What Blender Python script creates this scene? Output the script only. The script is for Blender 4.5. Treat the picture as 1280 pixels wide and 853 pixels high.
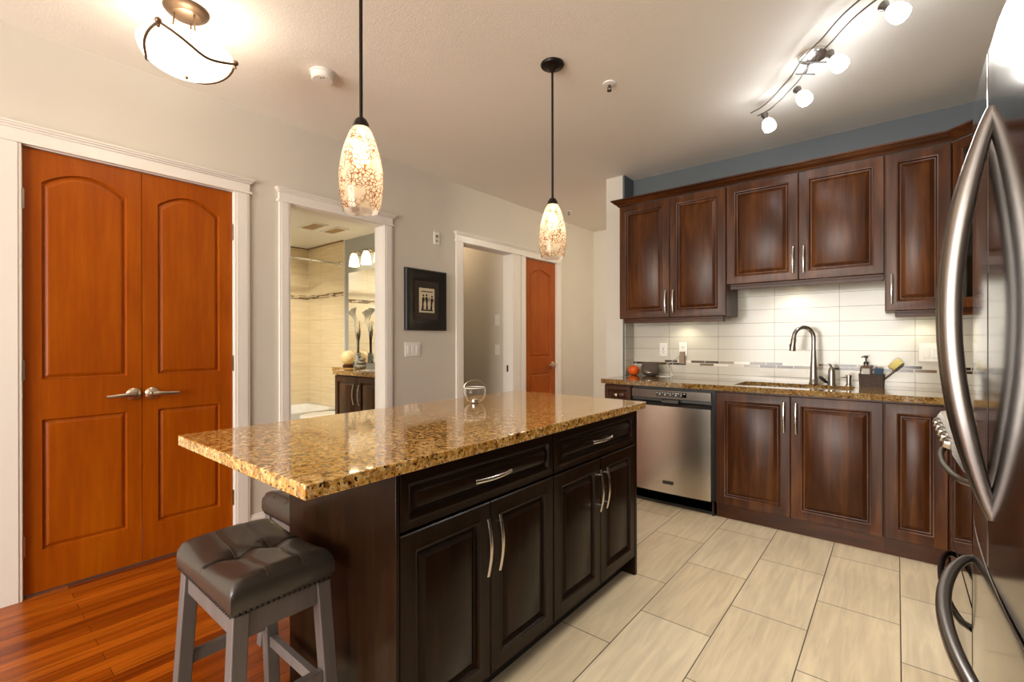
import bpy, bmesh, math, random
from mathutils import Vector, Matrix
random.seed(7)
PI = math.pi
SC = bpy.context.scene
for o in list(bpy.data.objects):
    bpy.data.objects.remove(o)
C = SC.collection

# ------------------------------------------------------------------ camera
cam = bpy.data.cameras.new('camera'); camo = bpy.data.objects.new('camera', cam); C.objects.link(camo)
YAW, PITCH, ROLL = 0.6876, -0.0014, -0.0014
fw = Vector((-math.sin(YAW), math.cos(YAW), 0)); rt = Vector((math.cos(YAW), math.sin(YAW), 0)); up = Vector((0, 0, 1))
F = fw*math.cos(PITCH) + up*math.sin(PITCH); U0 = up*math.cos(PITCH) - fw*math.sin(PITCH)
R = rt*math.cos(ROLL) + U0*math.sin(ROLL); U = U0*math.cos(ROLL) - rt*math.sin(ROLL)
m = Matrix((R, U, -F)).transposed().to_4x4(); m.translation = Vector((3.2093, 0.0, 1.2315)); camo.matrix_world = m
cam.sensor_width = 36; cam.lens = 585.41/1280*36; cam.shift_y = 0.0003; cam.clip_start = 0.02
SC.camera = camo

# ------------------------------------------------------------------ light, exposure
SC.view_settings.view_transform = 'Standard'; SC.view_settings.look = 'None'; SC.view_settings.gamma = 1
SC.view_settings.use_curve_mapping = False
SC.view_settings.exposure = 0.16
w = bpy.data.worlds.new('world'); SC.world = w; w.use_nodes = True
bg = w.node_tree.nodes['Background']; bg.inputs[0].default_value = (0.85, 0.92, 1.0, 1); bg.inputs[1].default_value = 1.0
P_WINDOW, P_FLUSH, P_TRACK, P_PEND, P_BATH, P_HALL, P_UNDER = 265, 6, 30, .16, 3.6, 130, .45

def light(name, kind, loc, power, color, size=.1, rot=None, parent=None, size_y=None, spot=None):
    l = bpy.data.lights.new(name, kind); o = bpy.data.objects.new(name, l); C.objects.link(o)
    l.energy = power; l.color = color
    if kind == 'AREA':
        l.size = size
        if size_y: l.shape = 'RECTANGLE'; l.size_y = size_y
    else: l.shadow_soft_size = size
    if spot: l.spot_size = spot; l.spot_blend = .6
    o.location = loc
    if rot: o.rotation_euler = rot
    if parent: o.parent = parent
    return o
# added area lamp, soft fill as daylight from an assumed window behind the camera
light('window_fill', 'AREA', (2.0, -3.55, 1.45), P_WINDOW, (1.0, .955, .89), 3.0, (PI/2+.32, 0, 0), size_y=1.9)

# ------------------------------------------------------------------ materials
def s2l(c):
    return tuple(((v/255)/12.92 if v/255 <= .04045 else ((v/255+.055)/1.055)**2.4) for v in c) + (1,)
class NT:
    def __init__(s, name):
        s.m = bpy.data.materials.new(name); s.m.use_nodes = True; s.t = s.m.node_tree
        s.b = s.t.nodes['Principled BSDF']; s.out = s.t.nodes['Material Output']
    def n(s, typ, **kw):
        nd = s.t.nodes.new(typ)
        for k, v in kw.items():
            if k.startswith('i_'):
                key = k[2:]; key = int(key) if key.isdigit() else key.replace('_', ' ')
                nd.inputs[key].default_value = v
            else: setattr(nd, k, v)
        return nd
    def l(s, a, b): s.t.links.new(a, b)
    def set(s, **kw):
        for k, v in kw.items(): s.b.inputs[k.replace('_', ' ')].default_value = v
        return s
    def coord(s, scale=(1, 1, 1), loc=(0, 0, 0), space='Object'):
        tc = s.n('ShaderNodeTexCoord'); mp = s.n('ShaderNodeMapping')
        mp.inputs['Scale'].default_value = scale; mp.inputs['Location'].default_value = loc
        s.l(tc.outputs[space], mp.inputs['Vector']); return mp.outputs['Vector']
    def noise(s, vec, scale, detail=3, rough=.5, dist=0):
        n = s.n('ShaderNodeTexNoise'); n.inputs['Scale'].default_value = scale; n.inputs['Detail'].default_value = detail
        n.inputs['Roughness'].default_value = rough; n.inputs['Distortion'].default_value = dist
        s.l(vec, n.inputs['Vector']); return n
    def ramp(s, fac, stops, interp='LINEAR'):
        r = s.n('ShaderNodeValToRGB'); r.color_ramp.interpolation = interp
        e = r.color_ramp.elements
        while len(e) < len(stops): e.new(.5)
        for x, (p, c) in zip(e, stops): x.position = p; x.color = c
        s.l(fac, r.inputs['Fac']); return r.outputs['Color']
    def mix(s, fac, a, b, blend='MIX'):
        n = s.n('ShaderNodeMix', data_type='RGBA', blend_type=blend)
        if isinstance(fac, (int, float)): n.inputs['Factor'].default_value = fac
        else: s.l(fac, n.inputs['Factor'])
        for sock, v in ((n.inputs[6], a), (n.inputs[7], b)):
            if isinstance(v, tuple): sock.default_value = v
            else: s.l(v, sock)
        return n.outputs[2]
    def bump(s, h, strength=.2, dist=.01):
        b = s.n('ShaderNodeBump'); b.inputs['Strength'].default_value = strength; b.inputs['Distance'].default_value = dist
        s.l(h, b.inputs['Height']); s.l(b.outputs['Normal'], s.b.inputs['Normal'])
M = {}
def plain(name, rgb, rough=.5, metal=0, coat=0, **kw):
    t = NT(name); t.set(Base_Color=s2l(rgb), Roughness=rough, Metallic=metal, Coat_Weight=coat)
    for k, v in kw.items(): t.b.inputs[k.replace('_', ' ')].default_value = v
    M[name] = t.m; return t
def paint(name, rgb, rough=.55, bs=60, bstr=.03, var=.03):
    t = NT(name); v = t.coord(); n = t.noise(v, 2.5, 2)
    c = s2l(rgb); d = tuple(x*(1-var) for x in c[:3])+(1,)
    t.l(t.ramp(n.outputs['Fac'], [(.35, d), (.65, c)]), t.b.inputs['Base Color'])
    t.set(Roughness=rough); t.bump(t.noise(v, bs, 2).outputs['Fac'], bstr, .004); M[name] = t.m
paint('wall_paint', (212, 204, 190), .5, 120, .05)
paint('wall_blue', (90, 96, 99), .55, 120, .05)
paint('wall_bath', (168, 170, 165), .55, 120, .05)
paint('trim_white', (233, 226, 216), .32, 30, .01, .02)
t = NT('ceiling_paint'); v = t.coord()
n1 = t.noise(v, 110, 4, .65); n2 = t.noise(v, 1.2, 1)
t.l(t.ramp(n2.outputs['Fac'], [(.3, s2l((236, 231, 219))), (.7, s2l((240, 235, 223)))]), t.b.inputs['Base Color'])
t.set(Roughness=.8); t.bump(n1.outputs['Fac'], .2, .008); M['ceiling_paint'] = t.m

def wood(name, dark, mid, lite, axis='Z', rough=.3, coat=.25, streak=1.0, bump=.02, spec=.5):
    t = NT(name)
    sc = {'X': (1.2, 18, 18), 'Y': (18, 1.2, 18), 'Z': (18, 18, 1.2)}[axis]
    v = t.coord(sc); a = t.noise(v, 1.4*streak, 6, .6, .6)
    sc2 = {'X': (1, 4, 4), 'Y': (4, 1, 4), 'Z': (4, 4, 1)}[axis]
    b = t.noise(t.coord(sc2), 1.6, 3, .55, .3)
    f = t.n('ShaderNodeMath', operation='ADD'); f2 = t.n('ShaderNodeMath', operation='MULTIPLY', i_1=.5)
    t.l(a.outputs['Fac'], f.inputs[0]); t.l(b.outputs['Fac'], f.inputs[1]); t.l(f.outputs[0], f2.inputs[0])
    t.l(t.ramp(f2.outputs[0], [(.32, s2l(dark)), (.5, s2l(mid)), (.68, s2l(lite))]), t.b.inputs['Base Color'])
    t.set(Roughness=rough, Coat_Weight=coat, Coat_Roughness=.15, Specular_IOR_Level=spec); t.bump(a.outputs['Fac'], bump, .003); M[name] = t.m
wood('door_wood', (138, 60, 0), (154, 72, 0), (168, 86, 3), 'Z', .38, .0, 1.6, spec=.22)
wood('cherry', (42, 20, 7), (70, 36, 13), (106, 62, 26), 'Z', .34, .0, spec=.3)
wood('cherry_wide', (42, 20, 7), (70, 36, 13), (106, 62, 26), 'X', .34, .0, spec=.3)
wood('espresso', (22, 12, 5), (32, 18, 8), (44, 26, 12), 'Z', .28, .0, spec=.14)
wood('espresso_wide', (22, 12, 5), (32, 18, 8), (44, 26, 12), 'X', .28, .0, spec=.14)
wood('stool_wood', (88, 79, 76), (98, 89, 86), (108, 99, 96), 'Z', .5, 0)

def planks(name, width, length, cols, gap, gapcol, uo, vo, offset, rough, bumpn, grain, gscale):
    """bricks laid with their length along world Y"""
    t = NT(name); tc = t.n('ShaderNodeTexCoord'); sp = t.n('ShaderNodeSeparateXYZ'); cb = t.n('ShaderNodeCombineXYZ')
    t.l(tc.outputs['Object'], sp.inputs[0])
    au = t.n('ShaderNodeMath', operation='ADD', i_1=uo); av = t.n('ShaderNodeMath', operation='ADD', i_1=vo)
    t.l(sp.outputs['Y'], au.inputs[0]); t.l(sp.outputs['X'], av.inputs[0])
    t.l(au.outputs[0], cb.inputs['X']); t.l(av.outputs[0], cb.inputs['Y'])
    br = t.n('ShaderNodeTexBrick', offset=offset, offset_frequency=2, squash=1)
    br.inputs['Scale'].default_value = 1; br.inputs['Mortar Size'].default_value = gap; br.inputs['Mortar Smooth'].default_value = .1
    br.inputs['Brick Width'].default_value = length; br.inputs['Row Height'].default_value = width; br.inputs['Bias'].default_value = 0
    br.inputs['Color1'].default_value = (0, 0, 0, 1); br.inputs['Color2'].default_value = (1, 1, 1, 1); br.inputs['Mortar'].default_value = (.5, .5, .5, 1)
    t.l(cb.outputs[0], br.inputs['Vector'])
    g = t.noise(t.coord(gscale), 1, 7, .62, .7); g2 = t.noise(t.coord((3, 1.2, 3)), 1.5, 3)
    base = t.ramp(br.outputs['Color'], [(0, s2l(cols[0])), (.5, s2l(cols[1])), (1, s2l(cols[2]))])
    gr = t.ramp(g.outputs['Fac'], [(.3, (1-grain,)*3+(1,)), (.72, (1+grain*.4,)*3+(1,))])
    c = t.mix(1.0, base, gr, 'MULTIPLY')
    gr2 = t.ramp(g2.outputs['Fac'], [(.3, (.9,)*3+(1,)), (.7, (1.06,)*3+(1,))])
    c = t.mix(1.0, c, gr2, 'MULTIPLY')
    t.l(t.mix(br.outputs['Fac'], c, s2l(gapcol)), t.b.inputs['Base Color'])
    inv = t.n('ShaderNodeMath', operation='SUBTRACT', i_0=1.0); t.l(br.outputs['Fac'], inv.inputs[1])
    t.set(Roughness=rough); t.bump(inv.outputs[0], bumpn, .003); M[name] = t.m
    return t
planks('floor_tile', .3048, .602, [(224, 204, 169), (229, 210, 176), (234, 216, 184)], .0022, (84, 74, 60), -1.722, -1.698+.6096, .5, .3, .3, .2, (30, 2.6, 30))
planks('hardwood', .068, .9, [(122, 52, 6), (150, 70, 10), (172, 88, 18)], .0008, (60, 24, 6), 5, 5, .37, .24, .1, .5, (60, 2.6, 60)).set(Specular_IOR_Level=.35)

def granite(name, g=1.0):
    t = NT(name); v = t.coord()
    n0 = t.noise(v, 40, 3, .6); mp = t.n('ShaderNodeVectorMath', operation='MULTIPLY_ADD')
    mp.inputs[1].default_value = (.010, .010, .010); t.l(n0.outputs['Color'], mp.inputs[0]); t.l(v, mp.inputs[2])
    vo = t.n('ShaderNodeTexVoronoi', feature='F1'); vo.inputs['Scale'].default_value = 100; t.l(mp.outputs[0], vo.inputs['Vector'])
    sep = t.n('ShaderNodeSeparateColor'); t.l(vo.outputs['Color'], sep.inputs[0])
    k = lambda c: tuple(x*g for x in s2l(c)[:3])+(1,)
    c1 = t.ramp(sep.outputs[0], [(0, k((40, 26, 16))), (.12, k((120, 76, 30))), (.26, k((186, 128, 48))), (.46, k((212, 162, 80))), (.70, k((230, 198, 138))), (.92, k((162, 120, 80)))], 'CONSTANT')
    n1 = t.noise(v, 46, 5, .7)
    c2 = t.ramp(n1.outputs['Fac'], [(.36, k((84, 50, 18))), (.45, k((188, 130, 52))), (.54, k((216, 168, 86))), (.65, k((234, 206, 150)))])
    c = t.mix(.5, c1, c2)
    n2 = t.noise(v, 120, 3); spots = t.ramp(n2.outputs['Fac'], [(.36, (1, 1, 1, 1)), (.41, (0, 0, 0, 1))])
    c = t.mix(spots, c, k((34, 24, 18)))
    t.l(c, t.b.inputs['Base Color']); t.set(Roughness=.07, Specular_IOR_Level=.6, Coat_Weight=.5, Coat_Roughness=.03); M[name] = t.m
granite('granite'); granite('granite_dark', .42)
def steel(name, rgb, rough, axis, rv=.06, bs=.02, aniso=0):
    t = NT(name); sc = {'X': (2, 260, 260), 'Z': (260, 260, 2), 'Y': (260, 2, 260)}[axis]
    n = t.noise(t.coord(sc), 1, 3)
    t.set(Base_Color=s2l(rgb), Metallic=1.0)
    mr = t.n('ShaderNodeMapRange'); mr.inputs['To Min'].default_value = rough-rv; mr.inputs['To Max'].default_value = rough+rv
    t.l(n.outputs['Fac'], mr.inputs['Value']); t.l(mr.outputs[0], t.b.inputs['Roughness'])
    t.bump(n.outputs['Fac'], bs, .001); M[name] = t.m
steel('steel_fridge', (140, 138, 135), .11, 'Z', .03, .006)
steel('steel_brushed', (196, 186, 172), .24, 'X', .015, .001)
steel('steel_panel', (110, 102, 94), .35, 'X', .05, .006)
steel('steel_sink', (205, 205, 200), .25, 'X')
plain('handle_steel', (142, 137, 134), .3, 1)
plain('nickel', (205, 198, 188), .22, 1)
plain('faucet_nickel', (172, 165, 155), .28, 1)
plain('nickel_warm', (196, 182, 160), .28, 1)
plain('rail_steel', (118, 112, 106), .4, .9)
plain('chrome', (225, 225, 225), .07, 1)
plain('bronze', (34, 27, 22), .4, .6)
plain('dark_steel', (78, 76, 72), .25, 1)
plain('black_plastic', (14, 14, 15), .35)
plain('black_gloss', (10, 10, 11), .06, 0, .6)
plain('white_plastic', (236, 232, 224), .35)
plain('outlet_slot', (30, 28, 26), .5)
plain('frame_black', (22, 19, 18), .3, 0, .2)
plain('mat_brown', (52, 40, 30), .7)
plain('art_cream', (214, 198, 164), .8)
plain('art_black', (26, 20, 16), .8)
plain('porcelain', (240, 238, 232), .12, 0, .4)
plain('orange_skin', (226, 92, 12), .5)
plain('leaf_green', (70, 92, 40), .5)
plain('adapter', (150, 128, 104), .5)
plain('cord_white', (228, 224, 216), .5)
plain('sponge_blue', (60, 78, 98), .9)
plain('soap_bottle', (92, 70, 56), .15, 0, .4)
plain('label_paper', (186, 184, 172), .6)
plain('bristle', (216, 198, 120), .8)
plain('brush_wood', (96, 84, 76), .5)
plain('mirror_glass', (238, 240, 240), .01, 1)
plain('stem_brown', (96, 70, 40), .6)
plain('petal', (248, 244, 232), .45)
plain('nail_dark', (40, 34, 32), .3, .8)
plain('thread', (70, 62, 56), .6)
plain('dark_inside', (30, 22, 16), .7)
plain('vent_tan', (196, 164, 120), .6)
plain('duct_dark', (140, 112, 78), .7)
plain('range_steel', (205, 200, 190), .2, 1)
t = plain('leather', (56, 50, 44), .3, 0, .1); t.bump(t.noise(t.coord(), 260, 3).outputs['Fac'], .08, .002)
t = plain('stone', (150, 146, 134), .8); v = t.coord()
t.l(t.ramp(t.noise(v, 30, 4).outputs['Fac'], [(.35, s2l((92, 92, 84))), (.65, s2l((190, 184, 168)))]), t.b.inputs['Base Color'])
t = plain('speaker_fabric', (104, 90, 80), .9); v = t.coord((1, 1, 1))
w1 = t.n('ShaderNodeTexVoronoi'); w1.inputs['Scale'].default_value = 420; t.l(v, w1.inputs['Vector'])
t.l(t.ramp(w1.outputs['Distance'], [(.1, s2l((128, 112, 100))), (.6, s2l((74, 62, 55)))]), t.b.inputs['Base Color']); t.bump(w1.outputs['Distance'], .3, .002)
t = plain('wicker', (84, 68, 58), .7); v = t.coord((1, 1, 1))
w1 = t.n('ShaderNodeTexWave', bands_direction='Z'); w1.inputs['Scale'].default_value = 48; t.l(v, w1.inputs['Vector'])
w2 = t.n('ShaderNodeTexWave', bands_direction='X'); w2.inputs['Scale'].default_value = 40; t.l(v, w2.inputs['Vector'])
mm = t.n('ShaderNodeMath', operation='MULTIPLY'); t.l(w1.outputs['Fac'], mm.inputs[0]); t.l(w2.outputs['Fac'], mm.inputs[1])
t.l(t.ramp(mm.outputs[0], [(.05, s2l((50, 38, 32))), (.7, s2l((112, 92, 78)))]), t.b.inputs['Base Color']); t.bump(mm.outputs[0], .5, .004)
t = plain('vase_pattern', (200, 196, 180), .4); v = t.coord()
vo = t.n('ShaderNodeTexVoronoi'); vo.inputs['Scale'].default_value = 90; t.l(v, vo.inputs['Vector'])
t.l(t.ramp(vo.outputs['Distance'], [(.35, s2l((30, 34, 34))), (.5, s2l((206, 206, 190)))]), t.b.inputs['Base Color'])
def bricks2d(name, ax, width, height, cols, gap, gapcol, uo, vo, offset, rough, interp='LINEAR', stops=None, nscale=None):
    t = NT(name); tc = t.n('ShaderNodeTexCoord'); sp = t.n('ShaderNodeSeparateXYZ'); cb = t.n('ShaderNodeCombineXYZ')
    t.l(tc.outputs['Object'], sp.inputs[0])
    au = t.n('ShaderNodeMath', operation='ADD', i_1=uo); av = t.n('ShaderNodeMath', operation='ADD', i_1=vo)
    if ax == 'XY':                                   # either face of a corner
        ad = t.n('ShaderNodeMath', operation='ADD'); t.l(sp.outputs['X'], ad.inputs[0]); t.l(sp.outputs['Y'], ad.inputs[1]); t.l(ad.outputs[0], au.inputs[0])
    else: t.l(sp.outputs[ax], au.inputs[0])
    t.l(sp.outputs['Z'], av.inputs[0]); t.l(au.outputs[0], cb.inputs['X']); t.l(av.outputs[0], cb.inputs['Y'])
    br = t.n('ShaderNodeTexBrick', offset=offset, offset_frequency=2, squash=1)
    br.inputs['Scale'].default_value = 1; br.inputs['Mortar Size'].default_value = gap; br.inputs['Mortar Smooth'].default_value = .1
    br.inputs['Brick Width'].default_value = width; br.inputs['Row Height'].default_value = height; br.inputs['Bias'].default_value = 0
    br.inputs['Color1'].default_value = (0, 0, 0, 1); br.inputs['Color2'].default_value = (1, 1, 1, 1)
    t.l(cb.outputs[0], br.inputs['Vector'])
    st = stops or [i/(len(cols)-1) for i in range(len(cols))]
    c = t.ramp(br.outputs['Color'], [(p, s2l(q)) for p, q in zip(st, cols)], interp)
    if nscale:
        n = t.noise(t.coord(nscale), 1, 4, .6)
        c = t.mix(1.0, c, t.ramp(n.outputs['Fac'], [(.3, (.9, .88, .84, 1)), (.7, (1.04, 1.04, 1.04, 1))]), 'MULTIPLY')
    t.l(t.mix(br.outputs['Fac'], c, s2l(gapcol)), t.b.inputs['Base Color'])
    inv = t.n('ShaderNodeMath', operation='SUBTRACT', i_0=1.0); t.l(br.outputs['Fac'], inv.inputs[1])
    t.set(Roughness=rough); t.bump(inv.outputs[0], .3, .002); M[name] = t.m
bricks2d('splash_tile', 'X', .412, .1047, [(200, 194, 179), (205, 199, 184)], .0016, (128, 122, 108), -1.656+4.12, -1.158+1.047, 0, .16)
MOS = [(70, 54, 42), (208, 200, 184), (120, 98, 76), (232, 228, 216), (52, 38, 30), (160, 150, 128), (92, 70, 52)]
bricks2d('mosaic', 'X', .115, .0222, MOS, .0018, (214, 208, 194), 4.02, .0052, .37, .12, 'CONSTANT', [0, .22, .36, .50, .62, .80, .9])
bricks2d('bath_tile', 'XY', .6, .3, [(238, 220, 182), (242, 225, 188)], .0018, (206, 184, 142), 9, 9, 0, .22, nscale=(3, 3, 40))
bricks2d('bath_mosaic', 'XY', .10, .016, [(92, 62, 34), (222, 200, 160), (70, 46, 26), (206, 190, 160), (120, 88, 52)], .0016, (216, 196, 158), 9, 9, .4, .15, 'CONSTANT', [0, .25, .42, .62, .8])
def emit(name, rgb, strength, base=(255, 255, 255)):
    t = NT(name); t.set(Base_Color=s2l(base), Roughness=.35, Emission_Color=s2l(rgb), Emission_Strength=strength); M[name] = t.m
plain('bronze_band', (84, 64, 46), .5, .5)
plain('fixture_metal', (128, 104, 82), .35, .85)
t = NT('flush_glass'); tr = t.n('ShaderNodeBsdfTransparent'); tl = t.n('ShaderNodeBsdfTranslucent'); df = t.n('ShaderNodeBsdfDiffuse')
for n_ in (tr, tl, df): n_.inputs['Color'].default_value = s2l((250, 244, 232))
m1 = t.n('ShaderNodeMixShader', i_0=.65); t.l(tr.outputs[0], m1.inputs[1]); t.l(tl.outputs[0], m1.inputs[2])
m2 = t.n('ShaderNodeMixShader', i_0=.25); t.l(m1.outputs[0], m2.inputs[1]); t.l(df.outputs[0], m2.inputs[2]); t.l(m2.outputs[0], t.out.inputs['Surface']); M['flush_glass'] = t.m
emit('track_glass', (246, 249, 255), P_TRACK)
emit('bath_glass', (255, 232, 190), P_BATH)
emit('hall_glass', (255, 240, 214), P_HALL)
emit('fill_lamp_glass', (255, 226, 190), 26)  # glow of the lamps added in the side room and bathroom
emit('puck_lens', (255, 240, 190), 12)
emit('bulb', (255, 238, 212), 6)
emit('globe_glass', (255, 190, 96), .12, (250, 224, 170))
# crackled amber glass of the pendants: lets the bulb shine through
t = NT('pendant_glass'); v = t.coord(); n0 = t.noise(v, 30, 2)
vo = t.n('ShaderNodeTexVoronoi', feature='DISTANCE_TO_EDGE'); vo.inputs['Scale'].default_value = 75; vo.inputs['Randomness'].default_value = .9
mp = t.n('ShaderNodeVectorMath', operation='MULTIPLY_ADD'); mp.inputs[1].default_value = (.02,)*3
t.l(n0.outputs['Color'], mp.inputs[0]); t.l(v, mp.inputs[2]); t.l(mp.outputs[0], vo.inputs['Vector'])
crack = t.ramp(vo.outputs['Distance'], [(.02, s2l((150, 76, 12))), (.14, s2l((252, 238, 212)))])
n3 = t.noise(v, 14, 2); patch = t.ramp(n3.outputs['Fac'], [(.36, (0, 0, 0, 1)), (.5, (1, 1, 1, 1))])
col = t.mix(patch, s2l((250, 238, 214)), crack)
tr = t.n('ShaderNodeBsdfTransparent'); tl = t.n('ShaderNodeBsdfTranslucent'); gl = t.n('ShaderNodeBsdfGlossy'); gl.inputs['Roughness'].default_value = .08
t.l(col, tr.inputs['Color']); t.l(col, tl.inputs['Color'])
m1 = t.n('ShaderNodeMixShader', i_0=.5); t.l(tr.outputs[0], m1.inputs[1]); t.l(tl.outputs[0], m1.inputs[2])
fr = t.n('ShaderNodeFresnel', i_IOR=1.4); m2 = t.n('ShaderNodeMixShader'); t.l(fr.outputs[0], m2.inputs[0]); t.l(m1.outputs[0], m2.inputs[1]); t.l(gl.outputs[0], m2.inputs[2])
t.l(m2.outputs[0], t.out.inputs['Surface']); M['pendant_glass'] = t.m
t = NT('pendant_lining'); tr = t.n('ShaderNodeBsdfTransparent'); tl = t.n('ShaderNodeBsdfTranslucent'); df = t.n('ShaderNodeBsdfDiffuse')
for n_ in (tl, df): n_.inputs['Color'].default_value = s2l((252, 246, 236))
m1 = t.n('ShaderNodeMixShader', i_0=.30); t.l(tr.outputs[0], m1.inputs[1]); t.l(tl.outputs[0], m1.inputs[2])
m2 = t.n('ShaderNodeMixShader', i_0=.12); t.l(m1.outputs[0], m2.inputs[1]); t.l(df.outputs[0], m2.inputs[2]); t.l(m2.outputs[0], t.out.inputs['Surface']); M['pendant_lining'] = t.m
# clear thin glass
def thin_glass(name, tint, refl=1.45):
    t = NT(name); tr = t.n('ShaderNodeBsdfTransparent'); tr.inputs['Color'].default_value = s2l(tint)
    gl = t.n('ShaderNodeBsdfGlossy'); gl.inputs['Roughness'].default_value = .02; fr = t.n('ShaderNodeFresnel', i_IOR=refl)
    m2 = t.n('ShaderNodeMixShader'); t.l(fr.outputs[0], m2.inputs[0]); t.l(tr.outputs[0], m2.inputs[1]); t.l(gl.outputs[0], m2.inputs[2])
    t.l(m2.outputs[0], t.out.inputs['Surface']); M[name] = t.m
t = plain('clear_glass', (255, 255, 255), 0); t.set(Transmission_Weight=1.0, IOR=1.18); thin_glass('cabinet_glass', (225, 232, 230), 1.6)

# ------------------------------------------------------------------ mesh helpers
def nb(): return bmesh.new()
def box(bm, x0, x1, y0, y1, z0, z1):
    vs = [bm.verts.new((x, y, z)) for z in (z0, z1) for x, y in ((x0, y0), (x1, y0), (x1, y1), (x0, y1))]
    for f in ((3, 2, 1, 0), (4, 5, 6, 7), (0, 1, 5, 4), (1, 2, 6, 5), (2, 3, 7, 6), (3, 0, 4, 7)):
        bm.faces.new([vs[i] for i in f])
    return bm
def bx(x0, x1, y0, y1, z0, z1): return box(nb(), x0, x1, y0, y1, z0, z1)
def loft(bm, rings, close=True, cap0=True, cap1=True):
    R_ = [[bm.verts.new(p) for p in r] for r in rings]; n = len(R_[0])
    for a, b in zip(R_, R_[1:]):
        for i in range(n if close else n-1):
            j = (i+1) % n
            try: bm.faces.new((a[i], a[j], b[j], b[i]))
            except ValueError: pass
    if cap0: bm.faces.new(list(reversed(R_[0])))
    if cap1: bm.faces.new(R_[-1])
    return R_
def lathe(bm, prof, c=(0, 0, 0), seg=28, cap0=True, cap1=True, rot=None, sx=1, sy=1):
    rings = []
    for r, z in prof:
        ring = []
        for i in range(seg):
            a = 2*PI*i/seg; p = Vector((r*math.cos(a)*sx, r*math.sin(a)*sy, z))
            if rot: p = rot @ p
            ring.append(p+Vector(c))
        rings.append(ring)
    loft(bm, rings, True, cap0 and prof[0][0] > 1e-5, cap1 and prof[-1][0] > 1e-5); return bm
def frames(pts, upv=None):
    P_ = [Vector(p) for p in pts]; out = []; n_ = None
    for i, p in enumerate(P_):
        t_ = (P_[min(i+1, len(P_)-1)] - P_[max(i-1, 0)]).normalized()
        if n_ is None:
            u_ = Vector(upv) if upv else (Vector((0, 0, 1)) if abs(t_.z) < .9 else Vector((1, 0, 0)))
            n_ = (u_ - t_*u_.dot(t_)).normalized()
        else: n_ = (n_ - t_*n_.dot(t_)).normalized()
        out.append((p, t_, n_, t_.cross(n_)))
    return out
def tube(bm, pts, r, seg=10, upv=None, fa=1, fb=1, sq=False):
    rings = []
    for i, (p, t_, n_, b_) in enumerate(frames(pts, upv)):
        rr = r[i] if isinstance(r, (list, tuple)) else r
        if sq: ring = [p + n_*rr*fa*sa + b_*rr*fb*sb for sa, sb in ((1, 1), (-1, 1), (-1, -1), (1, -1))]
        else: ring = [p + n_*rr*fa*math.cos(2*PI*k/seg) + b_*rr*fb*math.sin(2*PI*k/seg) for k in range(seg)]
        rings.append(ring)
    loft(bm, rings); return bm
def sphere(bm, c, r, sx=1, sy=1, sz=1, seg=16):
    prof = [(r*math.sin(PI*i/(seg//2)), -r*math.cos(PI*i/(seg//2))*sz) for i in range(seg//2+1)]
    prof[0] = (1e-4, prof[0][1]); prof[-1] = (1e-4, prof[-1][1])
    return lathe(bm, prof, c, seg, True, True, None, sx, sy)
def prism(bm, poly, z0, z1):
    loft(bm, [[Vector((x, y, z)) for x, y in poly] for z in (z0, z1)]); return bm
def ob(name, bm, mat, parent=None, smooth=None, bevel=0, label=None, kind=None):
    bmesh.ops.recalc_face_normals(bm, faces=bm.faces)
    me = bpy.data.meshes.new(name); bm.to_mesh(me); bm.free()
    me.materials.append(M[mat])
    if smooth:
        me.polygons.foreach_set('use_smooth', [True]*len(me.polygons)); me.set_sharp_from_angle(angle=math.radians(smooth))
    o = bpy.data.objects.new(name, me); C.objects.link(o)
    if parent: o.parent = parent
    if bevel:
        b = o.modifiers.new('edge', 'BEVEL'); b.width = bevel; b.segments = 2; b.limit_method = 'ANGLE'; b.angle_limit = math.radians(40)
        if not smooth:
            me.polygons.foreach_set('use_smooth', [True]*len(me.polygons)); me.set_sharp_from_angle(angle=math.radians(50))
    if label: o['label'] = label
    if kind: o['kind'] = kind
    return o
def tag(o, label, cat, group=None, kind=None):
    o['label'] = label; o['category'] = cat
    if group: o['group'] = group
    if kind: o['kind'] = kind
    return o
def thing(name, label, cat, loc=(0, 0, 0), rotz=0, group=None):
    o = bpy.data.objects.new(name, None); C.objects.link(o); o.location = loc; o.rotation_euler = (0, 0, rotz); o.empty_display_size = .1
    return tag(o, label, cat, group)
def struct(name, bm, mat, label=None, cat=None, parent=None, bevel=0, smooth=None):
    o = ob(name, bm, mat, parent, smooth, bevel)
    if not parent: o['kind'] = 'structure'
    if label: o['label'] = label
    if cat: o['category'] = cat
    return o
def dup(root, loc, rotz, label=None, group=None):
    r = root.copy(); C.objects.link(r); r.location = loc; r.rotation_euler = (0, 0, rotz)
    if label: r['label'] = label
    if group: r['group'] = group
    def kids(a, b):
        for ch in list(a.children):
            c = ch.copy(); C.objects.link(c); c.parent = b; kids(ch, c)
    kids(root, r); return r

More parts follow.
